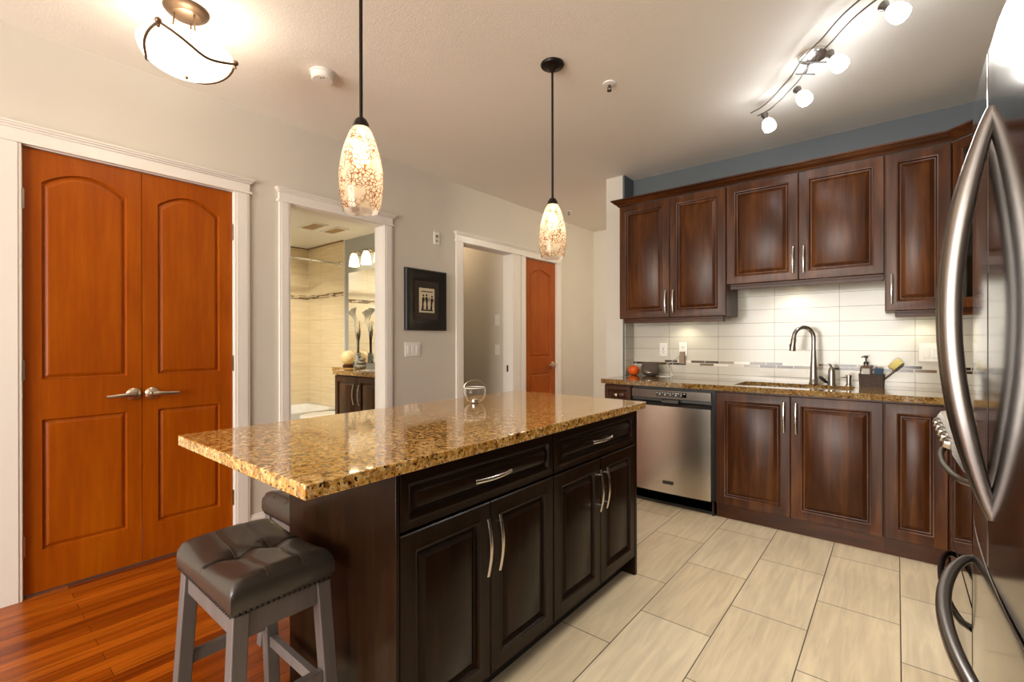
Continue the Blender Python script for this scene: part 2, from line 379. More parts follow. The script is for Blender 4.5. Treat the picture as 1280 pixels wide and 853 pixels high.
# ------------------------------------------------------------------ room shell
H = 2.72; XR = 4.1; YK = 4.09; YH = 5.67
b = nb(); box(b, 1.55, XR, .15, YK, -.06, 0)
struct('floor', b, 'floor_tile', 'beige travertine look kitchen floor of long tiles with thin dark grout lines', 'floor')
b = nb(); box(b, 0, 1.55, -3.7, YH, -.06, 0); box(b, 1.55, XR, -3.7, .15, -.06, 0); box(b, 1.55, XR, YK, YH, -.06, 0); box(b, -2.2, 0, 3.08, YH, -.06, 0); box(b, -.13, 0, .2, 1.2, -.06, 0)
struct('floor_hardwood', b, 'hardwood', 'glossy reddish hardwood floor of narrow planks beside the closet doors', 'floor')
struct('floor_bathroom', bx(-2.9, 0, 1.2, 3.08, -.06, 0), 'bath_tile', 'pale tiled bathroom floor', 'floor')
struct('ceiling', bx(-2.3, XR+.12, -3.8, YH+.12, H, H+.08), 'ceiling_paint', 'white stippled ceiling over kitchen and hall', 'ceiling')
HO = 2.165
ops = [(.238, 1.164), (1.507, 2.275), (3.158, 3.905), (4.132, 4.757)]
b = nb(); y = -3.8
for a, c in ops:
    box(b, -.12, 0, y, a, 0, H); box(b, -.12, 0, a, c, HO+.006, H); y = c
box(b, -.12, 0, y, YH+.12, 0, H)
struct('wall_left', b, 'wall_paint', 'long cream wall with closet doors, bathroom doorway and framed picture', 'wall')
struct('wall_hall', bx(0, XR+.12, YH, YH+.12, 0, H), 'wall_paint', 'cream wall closing off the far end of the hall', 'wall')
struct('wall_kitchen', bx(1.316, XR, YK, YK+.10, 0, H), 'wall_blue', 'slate blue kitchen wall above the upper cabinets', 'wall')
struct('wall_pillar', bx(1.136, 1.300, 3.90, YK+.10, 0, H), 'wall_paint', 'narrow cream wall end beside the upper cabinets', 'wall')
struct('wall_pillar_side', bx(1.300, 1.316, 3.902, YK+.10, 0, H), 'wall_blue', 'slate blue return of the narrow wall end', 'wall')
struct('wall_right', bx(XR, XR+.12, -3.8, .7, 0, H), 'wall_blue', 'slate blue living room wall in front of the refrigerator', 'wall')
struct('wall_right_kitchen', bx(XR, XR+.12, .7, YH+.12, 0, H), 'wall_blue', 'slate blue wall behind the refrigerator', 'wall')
b = nb(); box(b, 0, .5, -3.8, -3.68, 0, H); box(b, 3.5, XR, -3.8, -3.68, 0, H); box(b, .5, 3.5, -3.8, -3.68, 0, .5); box(b, .5, 3.5, -3.8, -3.68, 2.4, H)
struct('wall_rear', b, 'wall_paint', 'living room wall with the added window opening behind the viewer', 'wall')
b = nb()
for x in (.5, 1.48, 2.46, 3.44): box(b, x, x+.06, -3.78, -3.70, .5, 2.4)
box(b, .56, 3.44, -3.78, -3.70, .5, .56); box(b, .56, 3.44, -3.78, -3.70, 2.34, 2.4)
struct('window_1', b, 'trim_white', 'wide white framed window added unseen behind the viewer for daylight fill', 'window')  # unseen window, added so soft daylight fills the room from behind
# closet recesses and passage behind the left wall
b = nb(); box(b, -.75, -.73, .1, 1.22, 0, 2.4); box(b, -.73, -.12, .1, .12, 0, 2.4); box(b, -.73, -.12, 1.2, 1.22, 0, 2.4); box(b, -.73, -.12, .12, 1.2, 2.38, 2.4)
struct('wall_closet', b, 'wall_paint', 'inside of the double door closet', 'wall')
b = nb(); box(b, -.75, -.73, 4.06, 4.86, 0, 2.4); box(b, -.73, -.12, 4.06, 4.08, 0, 2.4); box(b, -.73, -.12, 4.84, 4.86, 0, 2.4); box(b, -.73, -.12, 4.08, 4.84, 2.38, 2.4)
struct('wall_hall_closet', b, 'wall_paint', 'inside of the hall closet', 'wall')
b = nb(); box(b, -2.3, -.12, 3.93, 4.03, 0, H); box(b, -2.3, -2.2, 3.16, 3.93, 0, H)
struct('wall_passage', b, 'wall_paint', 'cream wall seen through the open doorway', 'wall')

# ------------------------------------------------------------------ door casings
def casing_side(b, y0, y1): box(b, 0, .016, y0, y1, 0, HO+.004); box(b, .016, .019, y0+.012, y1-.012, 0, HO+.004)
def casing_head(b, y0, y1):
    z = HO+.004
    box(b, 0, .024, y0-.012, y1+.012, z, z+.016)          # bead
    box(b, 0, .017, y0-.002, y1+.002, z+.016, z+.064)     # frieze
    box(b, 0, .024, y0-.010, y1+.010, z+.064, z+.074)
    box(b, 0, .033, y0-.018, y1+.018, z+.074, z+.083)
    box(b, 0, .040, y0-.025, y1+.025, z+.083, z+.092)
def jambs(b, a, c, depth=.12):
    box(b, -depth, .0, a-.006, a, 0, HO); box(b, -depth, .0, c, c+.006, 0, HO); box(b, -depth, .0, a-.006, c+.006, HO, HO+.006)
b = nb(); casing_side(b, .150, .240); casing_side(b, 1.162, 1.250); casing_head(b, .150, 1.250); jambs(b, .244, 1.158)
box(b, -.062, -.047, .244, .256, 0, HO); box(b, -.062, -.047, 1.146, 1.158, 0, HO); box(b, -.062, -.047, .256, 1.146, HO-.012, HO)
struct('trim_1', b, 'trim_white', 'white casing with moulded head around the double closet doors', 'trim', bevel=.002)
b = nb(); casing_side(b, 1.437, 1.511); casing_side(b, 2.271, 2.347); casing_head(b, 1.437, 2.347); jambs(b, 1.513, 2.269)
struct('trim_2', b, 'trim_white', 'white casing around the bathroom doorway', 'trim', bevel=.002)
b = nb(); casing_side(b, 3.069, 3.162); casing_side(b, 3.901, 4.040); casing_side(b, 4.056, 4.136); casing_side(b, 4.753, 4.850); casing_head(b, 3.069, 4.850)
jambs(b, 3.164, 3.899); jambs(b, 4.138, 4.751); box(b, -.09, -.05, 3.164, 3.170, 0, HO); box(b, 0, .01, 4.040, 4.056, 0, HO)
struct('trim_3', b, 'trim_white', 'white casing shared by the open doorway and the hall closet door', 'trim', bevel=.002)
b = nb()
for y0, y1 in ((-3.68, .150), (1.250, 1.437), (2.347, 3.069), (4.850, YH)):
    box(b, 0, .014, y0, y1, 0, .095); box(b, 0, .009, y0, y1, .095, .112)
struct('baseboard_left', b, 'trim_white', 'white baseboard along the long cream wall', 'baseboard', bevel=.002)
struct('baseboard_hall', bx(.014, XR, YH-.014, YH, 0, .112), 'trim_white', 'white baseboard at the far end of the hall', 'baseboard', bevel=.002)

# ------------------------------------------------------------------ panelled fronts
def ring(x0, x1, z0, z1, y, arch=0, n=1):
    pts = [Vector((x0, y, z0)), Vector((x1, y, z0))]
    xm, hw = (x0+x1)/2, (x1-x0)/2
    for i in range(n+1):
        x = x1+(x0-x1)*i/n; u = (x-xm)/hw
        pts.append(Vector((x, y, z1-arch*u*u)))
    return pts
def raised_front(w_, h_, t_=.02, fr=.062, bev=.026, x0=0, z0=0):
    """raised-panel cabinet front, facing -Y, front face at y=0"""
    b = nb(); A = (x0, x0+w_, z0, z0+h_)
    prof = [(0, t_), (0, .003), (.003, 0), (fr-.014, 0), (fr-.010, -.002), (fr-.005, -.0005), (fr, .012), (fr+.004, .014), (fr+.008, .0135), (fr+.012, .0105), (fr+bev, .0022), (fr+bev+.003, .0002)]
    loft(b, [ring(A[0]+i, A[1]-i, A[2]+i, A[3]-i, d) for i, d in prof]); return b
def passage_door(w_, h_, st, zl0, zl1, zu0, zu1, arch, t_=.035, n=20):
    """two-panel door, arched upper panel; x 0..w, z 0..h, front at y=0"""
    b = nb(); zm = (zl1+zu0)/2
    def region(za, zb, pz0, pz1, ar):
        P_ = [(-.004, 0), (0, .0), (.003, .010), (.008, .012), (.022, .0045), (.027, .0035)]
        rings = [ring(0, w_, za, zb, 0, 0, n)]
        for i, d in P_[1:]: rings.append(ring(st+i, w_-st-i, pz0+i, pz1-i, d, ar, n))
        loft(b, rings, True, False, True)
    region(0, zm, zl0, zl1, 0); region(zm, h_, zu0, zu1, arch)
    box(b, 0, w_, .0005, t_, 0, h_)
    # remove the slab's front (hidden behind the panelling)
    for f in list(b.faces):
        if len(f.verts) == 4 and all(abs(v_.co.y-.0005) < 1e-6 for v_ in f.verts): b.faces.remove(f)
    bmesh.ops.remove_doubles(b, verts=b.verts, dist=.0008)
    return b
def bow_pull(bm, p0, p1, out, proj=.028, r=.0045, flat=1.5):
    """bow handle from p0 to p1 standing off along 'out'"""
    p0, p1, out = Vector(p0), Vector(p1), Vector(out); pts = []
    for i in range(15):
        s = i/14; pts.append(p0.lerp(p1, s) + out*(proj*(.55+.45*math.sin(PI*s))))
    tube(bm, pts, r, 8, upv=out, fa=.7, fb=flat)
    for s in (.14, .86):
        q = p0.lerp(p1, s); h = proj*(.55+.45*math.sin(PI*s)); tube(bm, [q, q+out*h], r*.95, 8)
    return bm

# closet doors (local x runs along +Y of the room, front faces +X)
def hinge_bm(x, z): return box(box(nb(), x-.006, x+.006, -.012, .0, z-.045, z+.045), x-.003, x+.003, -.015, -.012, z-.05, z+.05)
def lever(parent, x, z, d, mat='nickel_warm'):
    b = nb(); rot = Matrix.Rotation(PI/2, 3, 'X')
    lathe(b, [(.001, 0), (.032, 0), (.033, .006), (.026, .012), (.014, .016), (.012, .045), (.001, .046)], (x, 0, z), 24, rot=rot)
    pts = [(x, -.040, z), (x+d*.02, -.046, z), (x+d*.05, -.048, z-.001), (x+d*.09, -.046, z-.003), (x+d*.118, -.040, z-.004)]
    tube(b, pts, [.013, .0145, .013, .012, .010], 10, upv=(0, 0, 1), fa=.9, fb=.7)
    return ob('door_handle', b, mat, parent, 40)
def closet_leaf(name, y0, y1, hside, label, arch, st, zu1):
    w_ = y1-y0
    r = ob(name, passage_door(w_, 2.148, st, .200, .836, 1.032, zu1, arch), 'door_wood', None)
    r.location = (-.010, y0, .013); r.rotation_euler = (0, 0, PI/2)
    tag(r, label, 'door', kind='structure'); r['kind'] = 'structure'
    return r
dl = closet_leaf('door_1', .2465, .6995, 'L', 'left leaf of the orange wood double closet doors', .068, .063, 2.062)
dr = closet_leaf('door_2', .7025, 1.1555, 'R', 'right leaf of the orange wood double closet doors', .068, .071, 2.056)
lever(dl, .6995-.2465-.036, .930, -1); lever(dr, .043, .928, 1)
for z in (1.90, 1.08, .24):
    ob('hinge', hinge_bm(-.002, z), 'nickel_warm', dl); ob('hinge', hinge_bm(.455, z), 'nickel_warm', dr)
dh = closet_leaf('door_3', 4.141, 4.748, 'R', 'single orange wood door at the end of the hall wall', .06, .105, 2.045)
lever(dh, .607-.06, .93, -1)
for z in (1.90, 1.08, .24): ob('hinge', hinge_bm(-.002, z), 'nickel_warm', dh)

# ------------------------------------------------------------------ kitchen island
GZ = .911
tag(ob('island_countertop', bx(1.315, 2.194, .511, 2.342, GZ-.036, GZ), 'granite', None, None, .003), 'polished golden brown granite slab on the dark island', 'countertop')
CT = GZ-.036
def island_unit(name, label, y0, y1, near):
    W_ = y1-y0
    r = thing(name, label, 'cabinet', (2.150, y0, 0), PI/2)       # local x = +Y, local -y = +X
    b = nb(); box(b, 0, W_, .020, .50, .095, CT-.001)
    ob('carcass', b, 'espresso', r)
    ob('toe_kick', bx(0, W_, .075, .10, 0, .095), 'dark_inside', r)
    s = .375 if near else .384
    dw = [(.003, s-.0015), (s+.0015, W_-.003)]
    for k, (a, c) in enumerate(dw):
        d = ob('door', raised_front(c-a, .588, .02, .062, .026, a, .100), 'espresso', r, 35)
        hx = (a+c)/2
        hx = c-.028 if k == 0 else a+.028
        ob('handle', bow_pull(nb(), (hx, 0, .452), (hx, 0, .642), (0, -1, 0), .032), 'nickel', d, 40)
    d = ob('drawer', raised_front(W_-.006, .160, .02, .038, .020, .003, .697), 'espresso_wide', r, 35)
    ob('handle', bow_pull(nb(), (W_/2-.09, 0, .777), (W_/2+.09, 0, .777), (0, -1, 0), .032), 'nickel', d, 40)
    return r
u1 = island_unit('island_cabinet', 'near island cabinet with a drawer over two doors, beside the bar stools', .800, 1.551, True)
u2 = island_unit('island_cabinet', 'far island cabinet with a drawer over two doors, nearest the dishwasher', 1.5515, 2.3025, False)
tag(ob('island_end_panel', bx(1.530, 2.150, .788, .7995, 0, CT-.001), 'espresso', None, None, .002), 'tall dark wood end panel closing the island behind the near bar stool', 'panel')
p = ob('back_panel', bx(0, .751, .50, .515, .0, CT-.001), 'espresso', u1)
ob('end_panel', bx(.7515, .7735, .0, .515, 0, CT-.001), 'espresso', u2)
ob('back_panel', bx(0, .751, .50, .515, .0, CT-.001), 'espresso', u2)

# glass candle bowl on the island
r = thing('candle_holder', 'small round clear glass tealight bowl on the granite island', 'candle holder', (1.535, 1.735, GZ))
b = nb(); prof = [(.001, .002), (.024, .002), (.044, .014), (.057, .040), (.059, .060), (.054, .080), (.0525, .080), (.0575, .060), (.0555, .041), (.043, .0155), (.023, .004), (.001, .004)]
lathe(b, prof, seg=32); ob('bowl', b, 'clear_glass', r, 60)
b = nb(); lathe(b, [(.001, .006), (.019, .006), (.019, .020), (.001, .020)], seg=20); ob('tealight', b, 'nickel', r, 40)
b = nb(); lathe(b, [(.001, .020), (.017, .020), (.001, .021)], seg=20); tube(b, [(0, 0, .021), (0, 0, .028)], .0012, 6); ob('wax', b, 'porcelain', r)
b = nb(); tube(b, [(.055*math.cos(a)*.77, .055*math.cos(a)*.63, .078+.040*math.sin(a)) for a in [PI*i/16 for i in range(17)]], .0012, 6); ob('wire_handle', b, 'nickel_warm', r, 60)
b = nb(); tube(b, [(.0535*math.cos(2*PI*i/40), .0535*math.sin(2*PI*i/40), .080) for i in range(41)], .0022, 8); ob('rim', b, 'porcelain', r, 60)

# ------------------------------------------------------------------ kitchen run: base units
YD = 3.425; KZ = .922; KB = KZ-.036
def base_unit(name, label, x0, x1, doors, drawer=None, right_ret=False):
    r = thing(name, label, 'cabinet', (x0, YD, 0)); W_ = x1-x0
    if right_ret:
        b = nb(); box(b, 0, .018, .020, .655, .088, KB-.001); box(b, W_-.018, W_, .020, .655, .088, KB-.001); box(b, .018, W_-.018, .02, .655, .088, .106); box(b, .018, W_-.018, .64, .655, .106, KB-.001); box(b, .018, W_-.018, .020, .038, .106, KB-.001)
    else: b = bx(0, W_, .020, .655, .088, KB-.001)
    ob('carcass', b, 'cherry', r)
    ob('toe_kick', bx(0, W_, .028, .05, 0, .088), 'cherry_wide', r)
    for a, c, hs in doors:
        d = ob('door', raised_front(c-a, .772, .02, .066, .028, a, .100), 'cherry', r, 35)
        if hs:
            hx = c-.034 if hs == 'R' else a+.030
            ob('handle', bow_pull(nb(), (hx, 0, .640), (hx, 0, .835), (0, -1, 0), .030), 'nickel', d, 40)
    return r
r = base_unit('base_cabinet', 'narrow dark cherry cabinet with a knobbed drawer, left of the dishwasher', 1.368, 1.602, [])
d = ob('drawer', raised_front(.228, .150, .02, .04, .018, .003, .722), 'cherry_wide', r, 35)
b = nb(); lathe(b, [(.001, 0), (.006, 0), (.006, .012), (.014, .018), (.015, .024), (.009, .030), (.001, .031)], (.114, 0, .797), 18, rot=Matrix.Rotation(PI/2, 3, 'X')); ob('knob', b, 'nickel', d, 40)
ob('door', raised_front(.228, .60, .02, .05, .02, .003, .10), 'cherry', r, 35)
base_unit('sink_cabinet', 'wide dark cherry double door cabinet under the kitchen sink', 2.232, 3.152, [(.003, .4535, 'R'), (.4565, .917, 'L')], None, True)
r = base_unit('corner_cabinet', 'dark cherry single door cabinet right of the sink cabinet, next to the range', 3.1525, 3.425, [(.003, .27, None)])
# short return along the right wall
b = nb(); box(b, .274, .66, .02, .655, .088, KB-.001); box(b, .274, .66, -.50, .02, .088, KB-.001); ob('corner_carcass', b, 'cherry', r)

# dishwasher
r = thing('dishwasher', 'stainless steel dishwasher built in under the counter between cabinets', 'dishwasher', (1.605, YD-.004, 0))
W_ = .622
ob('tub', bx(0, W_, .03, .60, .02, KB-.004), 'black_plastic', r)
b = nb(); n = 13
pts = [(.004+(W_-.030)*i/(n-1), -.010*math.sin(PI*i/(n-1))**.8) for i in range(n)]
poly = pts + [(W_-.026, .03), (.004, .03)]
prism(b, poly, .098, .742); ob('door', b, 'steel_brushed', r, 30, 0)
b = nb(); prism(b, [(p_[0], p_[1]+.004) for p_ in pts] + [(W_-.026, .03), (.004, .03)], .800, .860); cp = ob('control_panel', b, 'steel_panel', r, 30)
b = nb()
rings = [[Vector((.004, y_, z_)), Vector((W_-.026, y_, z_)), Vector((W_-.026, .03, z_)), Vector((.004, .03, z_))] for y_, z_ in ((-.004, .744), (.004, .758), (.018, .775), (.022, .798))]
loft(b, rings); ob('handle_recess', b, 'black_plastic', r)
b = nb(); box(b, .245, .375, -.010, .004, .764, .794); ob('latch', b, 'black_gloss', r, None, .003)
b = nb(); box(b, .20, .43, -.0075, -.004, .814, .850); dsp = ob('display', b, 'black_gloss', cp)
b = nb(); rnd = random.Random(3)
for i in range(11):
    x = .208+.020*i; wd = rnd.uniform(.008, .015)
    box(b, x, x+wd, -.0085, -.0070, .838, .842)
    if i % 2: box(b, x, x+wd*.7, -.0085, -.0070, .824, .831)
ob('button_print', b, 'white_plastic', dsp)
b = nb(); box(b, .255, .335, -.0165, -.006, .166, .190); ob('badge', b, 'dark_steel', r, None, .002)
ob('toe_kick', bx(0, W_, .03, .05, 0, .094), 'black_plastic', r)
b = nb(); tube(b, [(W_-.012, .012, .002), (W_-.012, .012, .10)], .009, 10); ob('levelling_foot', b, 'dark_steel', r)
b = nb(); pts = []
for i in range(13):
    s = i/12; pts.append((.055+.012*math.sin(PI*s), -.012-.036*math.sin(PI*s)**.6, .30+.41*s))
# countertop with the sink cut out
SX0, SX1, SY0, SY1 = 2.33, 3.00, 3.50, 3.855
def ctop(b, polyrects):
    for x0, x1, y0, y1 in polyrects: box(b, x0, x1, y0, y1, KB, KZ)
b = nb(); ctop(b, [(1.352, SX0, 3.40, YK-.001), (SX1, XR-.002, 3.40, YK-.001), (SX0, SX1, 3.40, SY0), (SX0, SX1, SY1, YK-.001), (3.40, XR-.002, 2.905, 3.40)])
bmesh.ops.remove_doubles(b, verts=b.verts, dist=1e-5)
fs = {}
for f in b.faces: fs.setdefault(tuple(round(c, 4) for c in f.calc_center_median()), []).append(f)
for k, v_ in fs.items():
    if len(v_) > 1:
        for f in v_: b.faces.remove(f)
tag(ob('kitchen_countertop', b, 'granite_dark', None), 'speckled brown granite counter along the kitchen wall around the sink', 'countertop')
r = thing('kitchen_sink', 'undermount steel sink set into the granite kitchen counter', 'sink', ((SX0+SX1)/2, (SY0+SY1)/2, KB))
b = nb(); hx, hy = (SX1-SX0)/2, (SY1-SY0)/2
def rr(hx, hy, rad, z, n=5):
    pts = []
    for cx, cy, a0 in ((hx-rad, hy-rad, 0), (-hx+rad, hy-rad, PI/2), (-hx+rad, -hy+rad, PI), (hx-rad, -hy+rad, 1.5*PI)):
        for i in range(n+1): pts.append(Vector((cx+rad*math.cos(a0+PI/2*i/n), cy+rad*math.sin(a0+PI/2*i/n), z)))
    return pts
loft(b, [rr(hx+.012, hy+.012, .05, -.001), rr(hx+.012, hy+.012, .05, -.19), rr(hx-.03, hy-.03, .05, -.20), rr(hx-.035, hy-.035, .05, -.195), rr(hx-.004, hy-.004, .05, -.17), rr(hx, hy, .05, -.001)], True, True, False)
ob('basin', b, 'steel_sink', r, 40)
b = nb(); lathe(b, [(.001, -.194), (.035, -.194), (.04, -.192), (.001, -.1915)], seg=20); ob('drain', b, 'chrome', r)
# faucet
r = thing('kitchen_faucet', 'tall brushed nickel gooseneck faucet behind the kitchen sink', 'faucet', (2.757, 3.90, KZ))
b = nb(); lathe(b, [(.001, 0), (.030, 0), (.031, .006), (.026, .010), (.023, .05), (.020, .13), (.016, .20), (.0155, .24)], seg=22)
dirv = Vector((-.80, -.60, 0)); pts = [Vector((0, 0, .23)), Vector((0, 0, .28)), Vector((0, 0, .325))]
Rr = .068
for i in range(1, 13):
    a = PI*i/12; pts.append(Vector((0, 0, .325)) + dirv*(Rr*(1-math.cos(a))) + Vector((0, 0, Rr*1.12*math.sin(a))))
tube(b, pts, .0135, 14); ob('spout', b, 'faucet_nickel', r, 50)
e = pts[-1]; dn = (pts[-1]-pts[-2]).normalized()
b = nb(); tube(b, [e-dn*.004, e+dn*.01, e+dn*.04, e+dn*.085, e+dn*.092], [.0145, .0175, .0165, .021, .019], 16); sp_ = ob('spray_head', b, 'faucet_nickel', r, 50)
b = nb(); q = e+dn*.055+Vector((dirv.y, -dirv.x, 0))*.0 + dirv*.017; sphere(b, q, .010, .7, .7, 1.8, 10); ob('spray_button', b, 'black_plastic', sp_, 60)
r = thing('faucet_handle', 'short nickel lever valve beside the gooseneck faucet', 'faucet handle', (2.862, 3.905, KZ))
b = nb(); lathe(b, [(.001, 0), (.027, 0), (.027, .005), (.022, .008), (.021, .075), (.020, .10), (.013, .12), (.001, .124)], seg=20); ob('valve_body', b, 'faucet_nickel', r, 50)
b = nb(); tube(b, [(0, 0, .118), (-.004, -.01, .135), (-.012, -.03, .146)], [.007, .006, .005], 10); ob('lever', b, 'faucet_nickel', r, 50)
r = thing('soap_dispenser', 'small nickel soap pump set in the counter left of the wicker caddy', 'soap dispenser', (2.958, 3.905, KZ))
b = nb(); lathe(b, [(.001, 0), (.019, 0), (.019, .004), (.014, .006), (.014, .055), (.016, .056), (.016, .072), (.001, .073)], seg=18); ob('pump_body', b, 'faucet_nickel', r, 50)
b = nb(); tube(b, [(-.010, 0, .056), (-.045, -.012, .054), (-.050, -.014, .050)], [.005, .004, .004], 8); ob('nozzle', b, 'faucet_nickel', r, 50)
b = nb(); tube(b, [(2.79, 3.925, KZ+.052), (2.80, 3.93, KZ+.044), (2.825, 3.935, KZ+.018), (2.835, 3.94, KZ+.012)], [.012, .016, .016, .010], 10, fa=.7)
tag(ob('scrub_brush', b, 'black_plastic', None, 50), 'small black scrubber leaning behind the gooseneck faucet', 'scrubber')
# wicker caddy and its contents
CX, CY = 3.080, 3.960
b = nb(); loft(b, [rr(.066, .045, .012, 0), rr(.070, .048, .012, .078), rr(.072, .050, .012, .082), rr(.066, .044, .010, .082), rr(.062, .041, .010, .006)], True, True, True)
o = tag(ob('wicker_caddy', b, 'wicker', None, 40), 'brown wicker caddy on the counter holding dish soap and brush', 'caddy'); o.location = (CX, CY, KZ)
r = thing('soap_bottle', 'dark pump soap bottle standing in the wicker caddy', 'bottle', (CX-.030, CY, KZ+.0065))
b = nb(); loft(b, [rr(.030, .026, .010, 0), rr(.033, .029, .010, .004), rr(.033, .029, .010, .115), rr(.028, .024, .012, .128), rr(.012, .012, .011, .132), rr(.012, .012, .011, .142)]); bt = ob('bottle_body', b, 'soap_bottle', r, 40)
b = nb(); box(b, -.020, .020, -.0305, -.0292, .06, .112); ob('label', b, 'label_paper', bt)
b = nb(); lathe(b, [(.001, .142), (.014, .142), (.014, .156), (.005, .158), (.005, .182), (.010, .184), (.010, .196), (.001, .197)], seg=16); tube(b, [(0, 0, .191), (-.020, 0, .191), (-.024, 0, .184)], .004, 8); ob('pump', b, 'black_plastic', r, 40)
b = nb(); box(b, -.008, .040, -.02, .004, .007, .122); o = tag(ob('sponge', b, 'sponge_blue', None, None, .004), 'blue grey sponge standing in the wicker caddy', 'sponge'); o.location = (CX+.020, CY+.012, KZ)
r = thing('dish_brush', 'wooden dish brush with yellow bristles leaning out of the wicker caddy', 'brush', (CX+.030, CY-.022, KZ+.010))
b = nb(); ax = Vector((.72, .05, .78)).normalized(); sd = Vector((.62, 0, -.55)).normalized()
tube(b, [ax*.0, ax*.07, ax*.12, ax*.145, ax*.185, ax*.20], [.009, .012, .013, .019, .021, .010], 10, upv=(0, 1, 0), fa=1, fb=.5); ob('brush_handle', b, 'brush_wood', r, 50)
b = nb(); nrm = Vector((-ax.z, 0, ax.x)); q0 = ax*.150+nrm*.008; rings = []
for h_, k in ((0, 1), (.026, 1.15), (.040, .95)):
    rings.append([q0 + ax*(.016+.036*k*math.cos(2*PI*i/14)) + Vector((0, 1, 0))*(.026*k*math.sin(2*PI*i/14)) + nrm*h_ for i in range(14)])
loft(b, rings); ob('bristle_head', b, 'bristle', r, 40)
# orange and speaker
r = thing('orange_fruit', 'round orange fruit at the left end of the kitchen counter', 'fruit', (1.392, 3.93, KZ))
b = nb(); lathe(b, [(.001, .004), (.022, .001), (.041, .014), (.050, .041), (.046, .066), (.029, .083), (.008, .086), (.001, .082)], seg=24); ob('fruit_body', b, 'orange_skin', r, 70)
b = nb(); lathe(b, [(.001, .081), (.007, .085), (.005, .089), (.001, .090)], seg=8); ob('stem_end', b, 'leaf_green', r)
r = thing('tabletop_speaker', 'dark mesh covered round speaker next to the orange fruit', 'speaker', (1.545, 3.93, KZ), .2)
prof = [(.001, 0), (.036, 0), (.060, .011), (.076, .029), (.078, .033), (.078, .037), (.077, .065), (.068, .105), (.062, .116), (.050, .120), (.001, .120)]
b = nb(); lathe(b, prof, seg=32); bd = ob('speaker_body', b, 'speaker_fabric', r, 50)
b = nb(); lathe(b, [(.0775, .0335), (.0787, .0340), (.0787, .0360), (.0775, .0365)], seg=32, cap0=False, cap1=False); ob('trim_ring', b, 'nickel_warm', r, 50)
b = nb(); box(b, -.030, -.012, -.0768, -.0700, .044, .049); ob('badge', b, 'adapter', r)
b = nb(); cord = [(1.628, 3.925, KZ+.004), (1.65, 3.92, KZ+.003), (1.675, 3.94, KZ+.003), (1.715, 3.945, KZ+.003), (1.725, 3.98, KZ+.003), (1.70, 4.02, KZ+.02), (1.655, 4.05, KZ+.09), (1.64, 4.065, KZ+.105), (1.68, 4.073, KZ+.12), (1.735, 4.066, KZ+.17), (1.768, 4.064, KZ+.195)]
tube(b, cord, .0028, 8); tag(ob('power_cord', b, 'cord_white', None, 60), 'thin white cord running from the dark speaker up to the outlet', 'cord')

# backsplash
b = nb(); box(b, 1.316, XR-.001, YK-.008, YK, KZ, 1.66); sp_ = ob('backsplash', b, 'splash_tile', None); tag(sp_, 'cream stacked tile backsplash behind the kitchen counter', 'backsplash', kind='structure'); sp_['kind'] = 'structure'
b = nb(); box(b, 1.316, 1.322, 3.905, YK-.008, KZ, 1.46); sr = ob('backsplash_return', b, 'splash_tile', None); tag(sr, 'narrow tiled return at the left end of the backsplash', 'backsplash'); sr['kind'] = 'structure'
b = nb(); box(b, 1.322, XR-.001, YK-.0095, YK-.008, 1.016, 1.060); ob('mosaic_band', b, 'mosaic', sp_)
def outlet(name, label, x0, x1, z0, z1, plug):
    r = thing(name, label, 'outlet', ((x0+x1)/2, YK-.0096, (z0+z1)/2)); hw, hh = (x1-x0)/2, (z1-z0)/2
    ob('plate', bx(-hw, hw, -.006, 0, -hh, hh), 'white_plastic', r, None, .002)
    b = nb(); box(b, -.017, .017, -.008, -.006, -.034, .034); ob('receptacle', b, 'white_plastic', r, None, .001)
    b = nb()
    for zz in (.018,) + ((-.018,) if not plug else ()):
        box(b, -.009, -.006, -.0085, -.0078, zz-.004, zz+.006); box(b, .006, .009, -.0085, -.0078, zz-.004, zz+.006); box(b, -.003, .003, -.0085, -.0078, zz-.013, zz-.008)
    if not plug: box(b, -.004, .004, -.0085, -.0078, -.003, .003)
    ob('slot', b, 'outlet_slot', r)
outlet('wall_outlet', 'white wall outlet left on the backsplash, nothing plugged in', 1.570, 1.642, 1.090, 1.208, False)
outlet('wall_outlet', 'white wall outlet on the backsplash with a beige plug in it', 1.744, 1.816, 1.096, 1.214, True)
r = thing('plug_adapter', 'beige plug adapter hanging from the backsplash outlet', 'plug', (1.780, YK-.0185, 1.135))
b = nb(); loft(b, [[Vector((x*s, y_, z_)) for x, y_ in ((-.02, -.035), (.02, -.035), (.02, 0), (-.02, 0))] for s, z_ in ((1.2, -.105), (1.2, -.10), (1.0, -.04), (.9, -.004), (.8, 0))]); ob('adapter_body', b, 'adapter', r, None, .003)
r = thing('switch_plate', 'white three gang switch plate at the right end of the backsplash', 'switch', (3.405, YK-.0096, 1.150))
ob('plate', bx(-.085, .085, -.006, 0, -.060, .060), 'white_plastic', r, None, .002)
for k in (-1, 0, 1): ob('rocker', bx(k*.046-.016, k*.046+.016, -.010, -.006, -.033, .033), 'white_plastic', r, None, .002)

